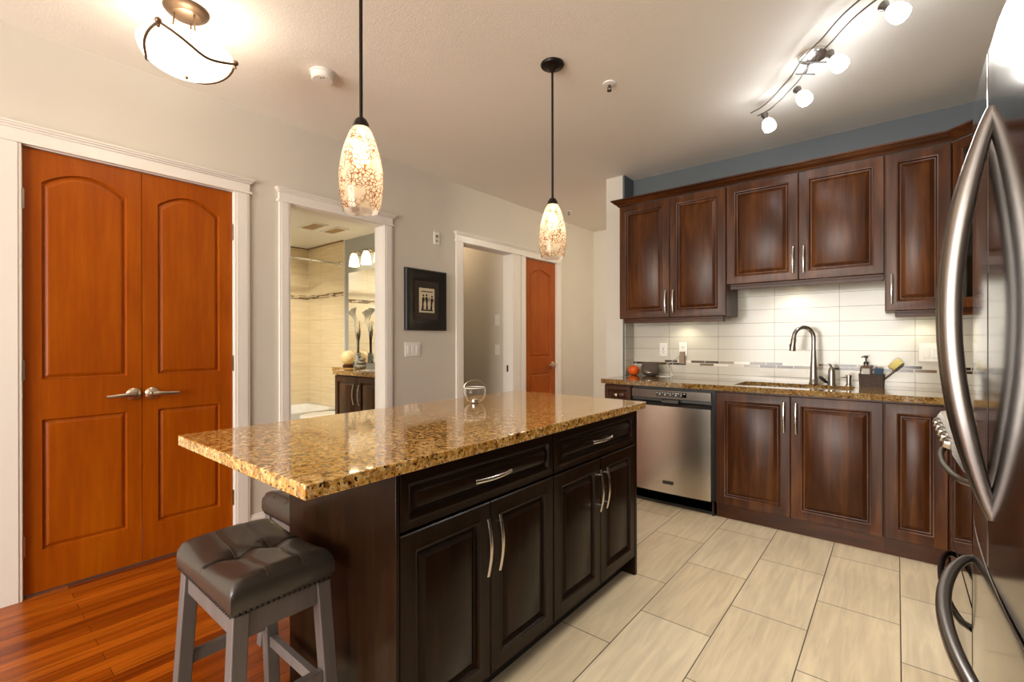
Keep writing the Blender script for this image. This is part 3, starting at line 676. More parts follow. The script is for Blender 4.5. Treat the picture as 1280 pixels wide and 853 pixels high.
# ------------------------------------------------------------------ upper cabinets
YU = 3.741; UT = 2.389
def upper(name, label, x0, x1, z0, doors, val, z1=UT):
    r = thing(name, label, 'cabinet', (x0, YU, 0)); W_ = x1-x0
    ob('carcass', bx(0, W_, .020, YK-.0096-YU, z0, z1), 'cherry', r)
    for a, c, hs, hz in doors:
        d = ob('door', raised_front(c-a, z1-z0-.002, .02, .066, .028, a, z0), 'cherry', r, 35)
        hx = c-.030 if hs == 'R' else a+.030
        ob('handle', bow_pull(nb(), (hx, 0, hz), (hx, 0, hz+.185), (0, -1, 0), .028), 'nickel', d, 40)
    if val:
        b = nb(); a, c = val; box(b, a, c, .030, .050, z0-.040, z0); box(b, a-.004, c+.004, .026, .050, z0-.018, z0-.010)
        box(b, c-.018, c, .05, .10, z0-.040, z0)
        ob('light_rail', b, 'cherry_wide', r, None, .002)
    return r
ua = upper('upper_cabinet', 'tall two door upper cabinet at the left end, beside the narrow wall end', 1.345, 2.2185, 1.419, [(.003, .4415, 'R', 1.455), (.4445, .871, 'L', 1.455)], (.030, .845))
ub = upper('upper_cabinet', 'shorter two door upper cabinet over the kitchen sink', 2.2195, 3.151, 1.650, [(.003, .4660, 'R', 1.695), (.4690, .929, 'L', 1.695)], (.022, .928))
ue = upper('upper_cabinet', 'tall single door upper cabinet right of the sink, next to the glass corner cabinet', 3.152, 3.459, 1.415, [(.003, .304, 'L', 1.455)], (.050, .304))
# diagonal corner cabinet with a glass door
DX = .30
r = thing('corner_upper_cabinet', 'diagonal corner upper cabinet with a glass door beside the refrigerator', 'cabinet', (3.4595, YU, 0))
b = nb(); poly = [(.014, .014), (DX+.014, -DX+.014), (XR-.002-3.4595, -DX+.014), (XR-.002-3.4595, YK-.0096-YU), (.001, YK-.0096-YU), (.001, .024)]
for z0_, z1_ in ((1.415, 1.435), (1.74, 1.755), (2.06, 2.075), (2.37, UT)): prism(b, poly, z0_, z1_)
box(b, XR-.022-3.4595, XR-.003-3.4595, -DX+.02, .33, 1.435, 2.37); box(b, .02, XR-.022-3.4595, .32, .335, 1.435, 2.37)
ob('carcass', b, 'cherry', r)
dd = bpy.data.objects.new('door', None)
L_ = DX*math.sqrt(2)
b = nb(); prof = [(0, .02), (0, .003), (.003, 0), (.052, 0), (.058, .006), (.058, .02)]
loft(b, [ring(i, L_-i, 1.417+i, UT-.004-i, d_) for i, d_ in prof], True, False, False)
gd = ob('door', b, 'cherry', r, 35); gd.rotation_euler = (0, 0, -PI/4)
g_ = ob('glass_pane', bx(.056, L_-.056, .009, .013, 1.473, UT-.06), 'cabinet_glass', gd)
ob('handle', bow_pull(nb(), (L_-.028, 0, 1.46), (L_-.028, 0, 1.645), (0, -1, 0), .028), 'nickel', gd, 40)
b = nb(); box(b, .03, L_, .03, .05, 1.375, 1.415); lr = ob('light_rail', b, 'cherry_wide', r); lr.rotation_euler = (0, 0, -PI/4)
bpy.data.objects.remove(dd)
# crown moulding
prof = [(0, 0), (.010, 0), (.014, .008), (.020, .014), (.030, .020), (.044, .034), (.050, .040), (.056, .042), (.056, .052), (0, .052)]
path = [((1.345, YK-.003), (-1, 0)), ((1.345, YU), (-1, -1)), ((3.459, YU), (-.4142, -1)), ((3.759, YU-.30), (-.4142, -1)), ((XR-.003, YU-.30), (0, -1))]
b = nb(); rings = []
for (px, py), (nx, ny) in path:
    rings.append([Vector((px+nx*o_, py+ny*o_, UT+.001+z_)) for o_, z_ in prof])
loft(b, rings)
tag(ob('crown_moulding', b, 'cherry_wide', None, 30), 'dark cherry crown moulding running along the tops of the upper cabinets', 'moulding')
# under-cabinet pucks
def puck(x, y, z, label):
    r = thing('puck_light', label, 'light', (x, y, z), 0)
    b = nb(); lathe(b, [(.001, 0), (.036, 0), (.036, -.012), (.030, -.014), (.028, -.011), (.001, -.011)], seg=20); ob('housing', b, 'nickel', r, 40)
    b = nb(); lathe(b, [(.001, -.0135), (.027, -.0135), (.027, -.0115), (.001, -.0115)], seg=20); ob('lens', b, 'puck_lens', r)
    light('puck_glow', 'SPOT', (0, 0, -.02), P_UNDER*5, (1, .95, .74), .03, None, r, spot=math.radians(140))
puck(1.82, 3.97, 1.4185, 'puck light under the left upper cabinet above the outlets')
puck(2.63, 3.97, 1.6495, 'puck light under the cabinet over the sink')
puck(3.34, 3.97, 1.4145, 'puck light under the single door upper cabinet')

# ------------------------------------------------------------------ refrigerator
FY, FX = 1.26, 3.343
r = thing('refrigerator', 'stainless french door refrigerator with bowed doors at the right edge', 'refrigerator', (FX, FY, 0))
def bow(y): return .098*y*y
def fdoor(y0, y1, z0, z1, n=16):
    b = nb(); pts = [(bow(y0+(y1-y0)*i/n), y0+(y1-y0)*i/n) for i in range(n+1)]
    e_ = .006
    fr_ = [(pts[0][0]+e_, pts[0][1])] + [(x, y) for x, y in pts[1:-1]]
    poly = [(pts[0][0]+.004, y0)] + [(bow(y0+.004), y0+.004)] + pts[1:-1] + [(bow(y1-.004), y1-.004), (pts[-1][0]+.004, y1), (.085, y1), (.085, y0)]
    prism(b, poly, z0, z1); return b
ob('cabinet_body', bx(.086, .70, -.450, .450, .03, 1.765), 'dark_steel', r)
near = ob('door', fdoor(-.455, -.002, .796, 1.78), 'steel_fridge', r, 30, .003)
far = ob('door', fdoor(.002, .455, .796, 1.78), 'steel_fridge', r, 30, .003)
fz = ob('freezer_drawer', fdoor(-.455, .455, .10, .786), 'steel_fridge', r, 30, .003)
ob('base_grille', bx(.10, .12, -.45, .45, .01, .095), 'black_plastic', r)
def arc_handle(y, z0, z1, depth):
    b = nb(); pts = []; rad = []; n = 30
    for i in range(n+1):
        s = i/n; k = math.sin(PI*s)
        pts.append((bow(y)+.004-(depth+.004)*k**.85, y, z0+(z1-z0)*s)); rad.append(.010+.006*min(1, k*1.6))
    tube(b, pts, rad, 14, upv=(1, 0, 0), fa=1.05, fb=1.0); return b
ob('handle', arc_handle(-.045, .905, 1.655, .055), 'handle_steel', near, 50)
ob('handle', arc_handle(.045, .905, 1.655, .055), 'handle_steel', far, 50)
b = nb(); pts = []; rad = []; n = 30
for i in range(n+1):
    s = i/n; k = math.sin(PI*s); y = -.40+.80*s
    pts.append((bow(y)+.010-.070*k**.5, y, .680)); rad.append(.009+.004*min(1, k*1.6))
tube(b, pts, rad, 14, upv=(1, 0, 0)); ob('handle', b, 'handle_steel', fz, 50)

# ------------------------------------------------------------------ range
r = thing('kitchen_range', 'slide-in range with bow handles between refrigerator and corner cabinet', 'range', (3.40, 2.14, 0))
ob('range_body', bx(.035, .68, .002, .758, .02, .90), 'black_plastic', r)
b = nb(); box(b, .03, .69, 0, .76, .90, .918); ob('cooktop', b, 'black_gloss', r, None, .004)
b = nb()
def cpr(x, z): return [Vector((x, y, z)) for y in (0, 0)]
sec = [(.06, .90), (.012, .918), (-.035, .905), (-.050, .880), (-.046, .845), (-.020, .795), (.034, .79)]
loft(b, [[Vector((x, y, z)) for x, z in sec] for y in (.002, .02, .74, .758)]); cp = ob('control_panel', b, 'range_steel', r, 35)
for k in range(5):
    b = nb(); rot = Matrix.Rotation(-1.25, 3, 'Y')
    lathe(b, [(.001, -.004), (.022, -.004), (.020, .018), (.012, .024), (.001, .025)], (-.044, .12+.13*k, .866), 16, rot=rot); ob('knob', b, 'range_steel', cp, 40)
od = ob('oven_door', bx(0, .034, .004, .756, .36, .785), 'black_gloss', r, None, .004)
def rhandle(z, y0=.02, y1=.74, d=.052):
    b = nb(); pts = []
    for i in range(25):
        s = i/24; pts.append((.004-(d+.004)*math.sin(PI*s)**.45, y0+(y1-y0)*s, z))
    tube(b, pts, .011, 12); return b
ob('handle', rhandle(.755), 'handle_steel', od, 50)
dr_ = ob('warming_drawer', bx(0, .034, .004, .756, .06, .35), 'black_gloss', r, None, .004)
ob('handle', rhandle(.275), 'dark_steel', dr_, 50)

# ------------------------------------------------------------------ bar stools
def make_stool(label):
    r = thing('bar_stool', label, 'stool', (0, 0, 0))
    L, D, zb = .415, .274, .535
    # cushion
    nx, ny = 44, 30; b = nb(); grid = []
    tuft = [(0, -.048), (0, .048)]
    for i in range(nx+1):
        row = []
        for j in range(ny+1):
            u = i/nx*2-1; v_ = j/ny*2-1
            x = u*L/2; y = v_*D/2
            ex = (1-abs(u)**18)**.5 if abs(u) < 1 else 0; ey = (1-abs(v_)**14)**.5 if abs(v_) < 1 else 0
            z = zb+.062+(.017*(1-.55*v_*v_)+.022*u*u)*min(ex, 1)*min(ey, 1)
            for tx, ty in tuft: z -= .016*math.exp(-(((x-tx)/.030)**2+((y-ty)/.030)**2))
            z -= .0035*math.exp(-(x/.006)**2)
            for ty in (-.048, .048): z -= .0030*math.exp(-((y-ty)/.006)**2)
            row.append(b.verts.new((x, y, z)))
        grid.append(row)
    for i in range(nx):
        for j in range(ny): b.faces.new((grid[i][j], grid[i+1][j], grid[i+1][j+1], grid[i][j+1]))
    edge = [grid[i][0] for i in range(nx+1)] + [grid[nx][j] for j in range(1, ny+1)] + [grid[i][ny] for i in range(nx-1, -1, -1)] + [grid[0][j] for j in range(ny-1, 0, -1)]
    prev = edge
    for dz, k in ((.048, 1.012), (.022, 1.016), (.006, 1.0), (0, .96)):
        cur = [b.verts.new((v_.co.x*k, v_.co.y*k*1.005, zb+dz)) for v_ in edge]
        for i in range(len(edge)):
            j = (i+1) % len(edge); b.faces.new((prev[i], prev[j], cur[j], cur[i]))
        prev = cur
    b.faces.new(prev)
    seat = ob('seat', b, 'leather', r, 60)
    def top(x, y):
        u, v_ = x/(L/2), y/(D/2); ex = (1-min(abs(u), 1)**18)**.5; ey = (1-min(abs(v_), 1)**14)**.5
        z = zb+.062+(.017*(1-.55*v_*v_)+.022*u*u)*ex*ey
        for tx, ty in tuft: z -= .016*math.exp(-(((x-tx)/.030)**2+((y-ty)/.030)**2))
        z -= .0035*math.exp(-(x/.006)**2)
        for ty in (-.048, .048): z -= .0030*math.exp(-((y-ty)/.006)**2)
        return z
    for ty in (-.048, .048):
        b = nb(); tube(b, [(L/2*.985*s, ty, top(L/2*.985*s, ty)+.0008) for s in [k/20-1 for k in range(41)]], .0013, 6); ob('seam', b, 'thread', seat, 60)
    for tx in (-.005, .005):
        b = nb(); tube(b, [(tx, D/2*.985*s, top(0, D/2*.985*s)+.003) for s in [k/14-1 for k in range(29)]], .0015, 6); ob('seam', b, 'leather', seat, 60)
    for tx, ty in tuft:
        b = nb(); sphere(b, (tx, ty, top(tx, ty)+.001), .006, 1, 1, .5, 10); ob('tuft_button', b, 'leather', seat, 60)
    b = nb()
    for k in range(30):
        for sy in (-1, 1): sphere(b, (-L/2*.97+L*.97*k/29, sy*D/2*1.0, zb+.006), .0045, 1, .8, 1, 6)
    for k in range(1, 19):
        for sx in (-1, 1): sphere(b, (sx*L/2*1.0, -D/2*.97+D*.97*k/19, zb+.006), .0045, .8, 1, 1, 6)
    ob('nailhead_trim', b, 'nail_dark', seat, 60)
    # frame
    lw = .040
    def leg(sx, sy):
        tx, ty = sx*(L/2-.026), sy*(D/2-.026); bx_, by_ = tx+sx*.022, ty+sy*.030
        bb = nb(); loft(bb, [[Vector((tx*(1-s)+bx_*s+a*lw/2, ty*(1-s)+by_*s+c*lw/2, zb*(1-s))) for a, c in ((-1, -1), (1, -1), (1, 1), (-1, 1))] for s in (0, .5, 1)]); return bb
    for sx in (-1, 1):
        for sy in (-1, 1): ob('leg', leg(sx, sy), 'stool_wood', r, None, .003)
    def at(sx, sy, z):
        s = 1-z/zb; return Vector((sx*(L/2-.026+.022*s), sy*(D/2-.026+.030*s), z))
    def bar(name, p, q, h, th):
        bb = nb(); d = (q-p).normalized(); n_ = Vector((-d.y, d.x, 0)); p2, q2 = p+d*lw*.5, q-d*lw*.5
        loft(bb, [[c+n_*a*th/2+Vector((0, 0, k*h/2)) for a, k in ((-1, -1), (1, -1), (1, 1), (-1, 1))] for c in (p2, q2)]); ob(name, bb, 'stool_wood', r, None, .002)
    for sy in (-1, 1): bar('apron', at(-1, sy, zb-.033), at(1, sy, zb-.033), .062, .022)
    for sx in (-1, 1): bar('apron', at(sx, -1, zb-.033), at(sx, 1, zb-.033), .062, .022)
    for sy, z in ((-1, .16), (1, .20)): bar('stretcher', at(-1, sy, z), at(1, sy, z), .036, .022)
    for sx in (-1, 1): bar('stretcher', at(sx, -1, .26), at(sx, 1, .26), .036, .022)
    return r
st = make_stool('grey wooden bar stool with tufted leather seat at the near end of the island')
st.location = (1.722, .593, 0)
dup(st, (1.360, 1.032, 0), PI/2, 'grey bar stool tucked under the closet side of the island, mostly hidden')

# ------------------------------------------------------------------ ceiling fixtures
r = thing('ceiling_light', 'white glass bowl ceiling light with nickel scrolls above the closet', 'ceiling light', (.745, .700, H))
b = nb(); lathe(b, [(.001, 0), (.085, 0), (.088, -.008), (.080, -.018), (.072, -.020), (.060, -.032), (.056, -.034), (.001, -.036)], seg=36); ob('canopy', b, 'fixture_metal', r, 40)
b = nb()
for k in range(3):
    a = 2*PI*k/3+.4
    tube(b, [(.045*math.cos(a), .045*math.sin(a), -.034), (.050*math.cos(a), .050*math.sin(a), -.10), (.12*math.cos(a), .12*math.sin(a), -.21)], .004, 8)
ob('stem', b, 'fixture_metal', r, 60)
rb, zr, DB = .180, -.180, .112
prof = []
for i in range(15):
    a = PI/2*i/14; prof.append((max(.001, rb*math.sin(a)), zr-DB+DB*(1-math.cos(a)**1.0)))
inner = [(x*.97, z+.004) for x, z in reversed(prof)]
b = nb(); lathe(b, prof, seg=48, cap0=False, cap1=False); ob('glass_bowl', b, 'flush_glass', r, 60)
light('bowl_bulb_glow', 'POINT', (0, 0, zr-.03), P_FLUSH, (1, .90, .76), .05, None, r)
for k in range(3):
    a0 = 2*PI*k/3-.80; a1 = a0+2*PI/3
    b = nb(); pts = []
    for i in range(21):
        s = i/20; a = a0+(a1-a0)*s; dz = -.072*math.sin(PI*s)
        ph = math.acos(max(0, min(1, 1-(dz+DB)/DB))) if dz < 0 else PI/2
        rad = rb*math.sin(ph)+.006
        pts.append((rad*math.cos(a), rad*math.sin(a), zr+dz))
    tube(b, pts, .0055, 8); ob('scroll_band', b, 'bronze_band', r, 60)
    b = nb(); sphere(b, (.190*math.cos(a0), .190*math.sin(a0), zr+.004), .013, 1, 1, 1, 12); tube(b, [(.186*math.cos(a0), .186*math.sin(a0), zr-.008), (.190*math.cos(a0), .190*math.sin(a0), zr-.022)], .006, 8); ob('finial', b, 'fixture_metal', r, 60)
b = nb(); lathe(b, [(.001, zr-DB-.02), (.006, zr-DB-.017), (.008, zr-DB-.009), (.004, zr-DB-.001), (.001, zr-DB)], seg=12); ob('finial', b, 'fixture_metal', r, 60)

def pendant(loc, label):
    r = thing('pendant_light', label, 'pendant light', loc, 0, None)
    b = nb(); lathe(b, [(.001, 0), (.062, 0), (.064, -.006), (.060, -.014), (.040, -.020), (.024, -.024), (.012, -.040), (.001, -.041)], seg=32); ob('canopy', b, 'bronze', r, 40)
    b = nb(); tube(b, [(0, 0, -.030), (0, 0, -.722)], .006, 12); ob('rod', b, 'bronze', r, 50)
    b = nb(); lathe(b, [(.001, -.716), (.008, -.720), (.018, -.728), (.026, -.742), (.030, -.758), (.027, -.760), (.001, -.756)], seg=24); ob('socket_cap', b, 'bronze', r, 50)
    out = [(.027, -.754), (.040, -.776), (.053, -.810), (.0655, -.855), (.0735, -.90), (.0755, -.94), (.073, -.98), (.067, -1.015), (.060, -1.044)]
    b = nb(); lathe(b, out, seg=40, cap0=False, cap1=False); sh = ob('glass_shade', b, 'pendant_glass', r, 60)
    b = nb(); lathe(b, [(x-.004, z+.0005) for x, z in out], seg=40, cap0=False, cap1=False); ob('inner_lining', b, 'pendant_lining', sh, 60)
    b = nb(); lathe(b, [(.001, -.760), (.013, -.762), (.014, -.785), (.016, -.80), (.026, -.83), (.030, -.853), (.026, -.877), (.012, -.891), (.001, -.894)], seg=20); ob('bulb', b, 'bulb', r, 60)
    light('pendant_glow', 'POINT', (0, 0, -.935), P_PEND, (1, .92, .80), .03, None, r)
    return r
pendant((1.787, .916, H), 'amber crackle glass pendant over the near half of the island')
pendant((1.779, 2.087, H), 'amber crackle glass pendant over the far half of the island')

# track light
r = thing('track_light', 'wavy two rail track light with white glass heads over the kitchen floor', 'track light', (2.875, 2.87, H))
rail = [(2.531, 3.274), (2.602, 3.233), (2.676, 3.151), (2.74, 3.055), (2.795, 2.973), (2.835, 2.892), (2.872, 2.82), (2.925, 2.745), (2.972, 2.685), (3.025, 2.603), (3.072, 2.54), (3.143, 2.474), (3.215, 2.435)]
O_ = Vector((2.875, 2.87, 0))
def rail_pts(off, z):
    pts = []
    for (x, y) in rail:
        pts.append(Vector((x, y, z))-O_+Vector((off*.55, off*.83, 0)))
    # smooth
    out = []
    for i in range(len(pts)-1):
        p0, p1, p2, p3 = pts[max(i-1, 0)], pts[i], pts[i+1], pts[min(i+2, len(pts)-1)]
        for k in range(4):
            s = k/4; out.append(.5*((2*p1)+(p2-p0)*s+(2*p0-5*p1+4*p2-p3)*s*s+(3*p1-p0-3*p2+p3)*s**3))
    out.append(pts[-1]); return out
for off, z in ((0, -.070), (-.055, -.060)):
    b = nb(); tube(b, rail_pts(off, z), .0042, 8, fa=1.0, fb=.8); ob('rail', b, 'rail_steel', r, 60)
b = nb(); lathe(b, [(.001, 0), (.068, 0), (.070, -.010), (.064, -.022), (.030, -.026), (.001, -.027)], seg=28); ob('canopy', b, 'nickel', r, 40)
for s in (-1, 1):
    b = nb(); dx, dy = -.55*.05*s, .83*.05*s
    tube(b, [(dx, dy, -.02), (dx*1.1, dy*1.1, -.045), (dx*1.1-.01, dy*1.1-.01, -.078)], .005, 8); tube(b, [(dx*1.1-.05, dy*1.1-.03, -.074), (dx*1.1+.03, dy*1.1+.02, -.080)], .004, 8); ob('bracket', b, 'rail_steel', r, 60)
for k, (hx, hy, dx, dy) in enumerate([(2.575, 3.245, .030, -.02), (2.778, 3.035, .045, -.035), (2.955, 2.755, .045, -.03), (3.165, 2.505, .06, -.04)]):
    p = Vector((hx, hy, -.070))-Vector((O_.x, O_.y, 0)); ax = Vector((dx, dy, -.085)).normalized()
    rot = Vector((0, 0, 1)).rotation_difference(ax).to_matrix()
    b = nb(); tube(b, [p, p+Vector((0, 0, -.018))], .004, 8); lathe(b, [(.001, 0), (.021, 0), (.021, .006), (.014, .020), (.014, .032), (.022, .048), (.001, .049)], p+Vector((0, 0, -.016)), 16, rot=rot); hd = ob('lamp_head', b, 'rail_steel', r, 40)
    b = nb(); lathe(b, [(.001, .0495), (.021, .050), (.029, .060), (.035, .078), (.037, .098), (.035, .114), (.030, .117), (.001, .118)], p+Vector((0, 0, -.016)), 20, rot=rot); ob('glass_shade', b, 'track_glass', hd, 50)
    light('track_spot', 'SPOT', p+Vector((0, 0, -.016))+ax*.128, 38, (1, .965, .90), .04, Vector((0, 0, -1)).rotation_difference(ax).to_euler(), r, spot=math.radians(125))

r = thing('smoke_detector', 'round white smoke detector on the ceiling between ceiling light and pendant', 'smoke detector', (.745, 1.345, H))
b = nb(); lathe(b, [(.001, 0), (.066, 0), (.066, -.008), (.060, -.010), (.058, -.036), (.052, -.042), (.001, -.043)], seg=32); bd = ob('housing', b, 'white_plastic', r, 40)
b = nb(); sphere(b, (.02, -.02, -.044), .004, 1, 1, .5, 8); sphere(b, (.035, -.012, -.0435), .004, 1, 1, .5, 8); ob('test_button', b, 'outlet_slot', bd)
def sprinkler(loc, label):
    r = thing('sprinkler', label, 'sprinkler', loc)
    b = nb(); lathe(b, [(.001, 0), (.038, 0), (.036, -.006), (.018, -.010), (.001, -.010)], seg=24); ob('escutcheon', b, 'white_plastic', r, 40)
    b = nb(); tube(b, [(0, 0, -.01), (0, 0, -.022)], .007, 8); tube(b, [(-.010, 0, -.02), (-.010, 0, -.034), (0, 0, -.042), (.010, 0, -.034), (.010, 0, -.02)], .0025, 6); lathe(b, [(.001, -.042), (.014, -.042), (.014, -.044), (.001, -.044)], seg=12); ob('deflector', b, 'dark_steel', r, 40)
sprinkler((1.925, 2.455, H), 'small ceiling sprinkler between the pendant and the track light')
sprinkler((.299, 4.574, H), 'small ceiling sprinkler over the hall beyond the pendant')
# hall lamp, round the corner behind the kitchen wall
r = thing('hall_light', 'ceiling lamp of the hall behind the kitchen wall', 'ceiling light', (1.75, 4.85, H))
b = nb(); lathe(b, [(.001, 0), (.10, 0), (.10, -.02), (.001, -.02)], seg=28); ob('canopy', b, 'nickel', r, 40)
b = nb(); lathe(b, [(.12, -.02), (.14, -.045), (.11, -.085), (.05, -.105), (.001, -.11)], seg=28, cap0=True); ob('glass_bowl', b, 'hall_glass', r, 60)

r = thing('room_fill_light', 'unseen ceiling lamp added to brighten the room through the open doorway', 'ceiling light', (-1.0, 3.55, H))  # out-of-view lamp, added to brighten the wall inside the doorway
b = nb(); lathe(b, [(.001, 0), (.10, 0), (.10, -.02), (.001, -.02)], seg=28); ob('canopy', b, 'nickel', r, 40)
b = nb(); lathe(b, [(.12, -.02), (.14, -.045), (.11, -.085), (.05, -.105), (.001, -.11)], seg=28, cap0=True); ob('glass_bowl', b, 'fill_lamp_glass', r, 60)
# ------------------------------------------------------------------ left wall items
r = thing('framed_picture', 'small figure print in a wide black frame on the cream wall', 'picture', (.001, 2.472, 1.322), PI/2)
PW, PH = .465, .532
b = nb(); loft(b, [ring(i, PW-i, i, PH-i, d) for i, d in ((0, 0), (0, -.020), (.010, -.030), (.040, -.026), (.070, -.014), (.095, -.012), (.100, -.008), (.100, 0))], True, False, False); ob('frame', b, 'frame_black', r, 30)
ob('mat_board', bx(.098, PW-.098, -.006, -.003, .098, PH-.098), 'mat_brown', r)
ax0, ax1, az0, az1 = .158, .330, .158, .372
pr = ob('print', bx(ax0, ax1, -.008, -.006, az0, az1), 'art_cream', r)
b = nb()
for cx, lean, h_ in ((.195, .008, .13), (.245, -.006, .135), (.292, .010, .125)):
    z0 = .185
    loft(b, [[Vector((cx+lean*s+a*wd, -.0086, z0+h_*s)) for a in (-1, 1)] + [Vector((cx+lean*s+a*wd, -.0081, z0+h_*s)) for a in (1, -1)] for s, wd in ((0, .012), (.35, .007), (.5, .010), (.75, .013), (.82, .005))])
    lathe(b, [(.001, -.0003), (.010, -.0003), (.010, .0003), (.001, .0003)], (cx+lean, -.0084, z0+h_*.93), 10, rot=Matrix.Rotation(PI/2, 3, 'X'))
    tube(b, [(cx+lean*.7, -.0084, z0+h_*.72), (cx+.022, -.0084, z0+h_*.55), (cx+.026, -.0084, z0+h_*.80)], .0025, 5)
box(b, .176, .312, -.0086, -.0081, .172, .184); box(b, .18, .31, -.0086, -.0081, .338, .346)
ob('figures', b, 'art_black', pr)
r = thing('switch_plate', 'white three rocker switch plate below the framed picture', 'switch', (.001, 2.562, 1.158), PI/2)
ob('plate', bx(-.083, .083, -.006, 0, -.060, .060), 'white_plastic', r, None, .002)
for k in (-1, 0, 1): ob('rocker', bx(k*.046-.016, k*.046+.016, -.010, -.006, -.033, .033), 'white_plastic', r, None, .002)
r = thing('fire_alarm', 'small white alarm plate high on the wall right of the bathroom door', 'alarm', (.001, 2.830, 2.155), PI/2)
ob('plate', bx(-.032, .032, -.010, 0, -.056, .056), 'white_plastic', r, None, .002)
b = nb(); box(b, -.014, .014, -.013, -.010, .004, .030); box(b, -.010, .010, -.012, -.010, -.036, -.012); ob('grille', b, 'adapter', r)
def passage_plate(z, h_, label, name, cat):
    r = thing(name, label, cat, (-.225, 3.929, z)); ob('plate', bx(-.036, .036, -.006, 0, -h_, h_), 'white_plastic', r, None, .002)
    b = nb(); box(b, -.014, .014, -.010, -.006, -.028, .012); ob('cover', b, 'white_plastic', r, None, .002)
passage_plate(1.46, .062, 'upper white wall control seen inside the open doorway', 'thermostat', 'thermostat')
passage_plate(1.13, .058, 'lower white switch plate seen inside the open doorway', 'switch_plate', 'switch')
b = nb(); box(b, -.064, -.044, 3.893, 3.8985, .895, .965); tag(ob('strike_plate', b, 'dark_steel', None), 'dark metal latch plate on the jamb of the open doorway', 'latch plate')

# ------------------------------------------------------------------ bathroom
BX, BY, BH = -2.785, 3.08, 2.443
b = nb(); box(b, BX-.10, -.12, BY, BY+.075, 0, BH+.1); struct('wall_bath_right', b, 'wall_bath', 'grey bathroom wall behind the vanity mirror', 'wall')
struct('wall_bath_far', bx(BX-.10, BX, 1.2, BY, 0, BH+.1), 'bath_tile', 'tiled bathroom wall at the far side of the tub', 'wall')
struct('wall_bath_left', bx(BX-.10, -.12, 1.22, 1.30, 0, BH+.1), 'wall_bath', 'bathroom wall by the closet', 'wall')
struct('ceiling_bathroom', bx(BX, -.12, 1.30, BY, BH, BH+.06), 'ceiling_paint', 'white bathroom ceiling', 'ceiling')
bt = struct('wall_tub_tile', bx(BX, -1.925, BY-.012, BY, .42, BH-.001), 'bath_tile', 'beige tiled wall at the end of the tub', 'wall')
struct('trim_bath', bx(-1.925, -1.905, BY-.016, BY, .40, BH-.001), 'trim_white', 'white edge strip of the tub tiling', 'trim')
b = nb(); box(b, BX+.006, -1.925, BY-.014, BY-.012, 1.775, 1.825); box(b, BX, BX+.006, 1.30, BY-.012, 1.775, 1.825); struct('trim_mosaic', b, 'bath_mosaic', 'brown mosaic strip across the tub tiling', 'trim')
b = nb(); box(b, BX, -1.925, BY-.03, BY-.012, BH-.014, BH-.001); box(b, BX, BX+.016, 1.30, BY-.03, BH-.014, BH-.001); struct('trim_tile_top', b, 'duct_dark', 'dark joint where tub tiling meets the ceiling', 'trim')
r = thing('bathtub', 'white bathtub along the far bathroom wall', 'bathtub', (BX+.008, 1.30, 0))
b = nb(); Wt, Lt = .80, 1.765
cx_, cy_ = Wt/2, Lt/2+.001
def rrc(hx, hy, rad, z): return [p+Vector((cx_, cy_, 0)) for p in rr(hx, hy, rad, z)]
loft(b, [rrc(Wt/2, Lt/2, .01, 0), rrc(Wt/2, Lt/2, .01, .40), rrc(Wt/2, Lt/2, .02, .418), rrc(Wt/2-.06, Lt/2-.07, .12, .418), rrc(Wt/2-.075, Lt/2-.09, .12, .40), rrc(Wt/2-.14, Lt/2-.2, .12, .10), rrc(Wt/2-.2, Lt/2-.28, .1, .08)])
ob('tub_shell', b, 'porcelain', r, 40)
b = nb(); tube(b, [(-2.0, 1.302, 2.165), (-2.0, BY-.014, 2.165)], .0125, 14)
rod = thing('shower_rod', 'chrome shower curtain rod across the tub', 'shower rod', (0, 0, 0)); ob('rod', b, 'chrome', rod, 50)
b = nb(); lathe(b, [(.001, 0), (.032, 0), (.030, .010), (.018, .022), (.001, .023)], (-2.0, BY-.0125, 2.165), 20, rot=Matrix.Rotation(PI/2, 3, 'X')); ob('flange', b, 'chrome', rod, 40)
r = thing('bathroom_fill_light', 'unseen recessed ceiling lamp added to brighten the bathroom', 'ceiling light', (-1.30, 1.72, BH))  # hidden downlight, added to brighten the tub tiling
b = nb(); lathe(b, [(.055, -.001), (.080, -.001), (.080, -.006), (.055, -.008)], seg=28, cap0=False, cap1=False); ob('trim_ring', b, 'white_plastic', r, 40)
b = nb(); lathe(b, [(.001, -.003), (.055, -.003), (.055, -.001), (.001, -.001)], seg=24); ob('lens', b, 'fill_lamp_glass', r)
light('downlight_fill', 'SPOT', (0, 0, -.03), 135, (1, .93, .82), .05, (0, .6, 0), r, spot=math.radians(125))
# toilet
r = thing('toilet', 'white toilet between tub and vanity, lid closed', 'toilet', (-1.62, 0, 0))
b = nb(); loft(b, [[Vector((hx*math.cos(a)*(1 if math.sin(a) > 0 else 1), yc+hy*math.sin(a), z)) for a in [2*PI*i/28 for i in range(28)]] for z, hx, hy, yc in ((0, .11, .20, 2.72), (.12, .10, .19, 2.72), (.28, .15, .22, 2.66), (.37, .18, .235, 2.64), (.395, .185, .24, 2.64))]); ob('bowl', b, 'porcelain', r, 50)
b = nb(); loft(b, [[Vector((hx*math.cos(a), 2.635+hy*math.sin(a), z)) for a in [2*PI*i/28 for i in range(28)]] for z, hx, hy in ((.396, .185, .245), (.42, .19, .25), (.436, .18, .24), (.438, .12, .18))]); ob('lid', b, 'porcelain', r, 50)
b = nb(); box(b, -.19, .19, 2.89, 3.07, .39, .74); box(b, -.20, .20, 2.88, 3.075, .74, .77); ob('tank', b, 'porcelain', r, None, .012)
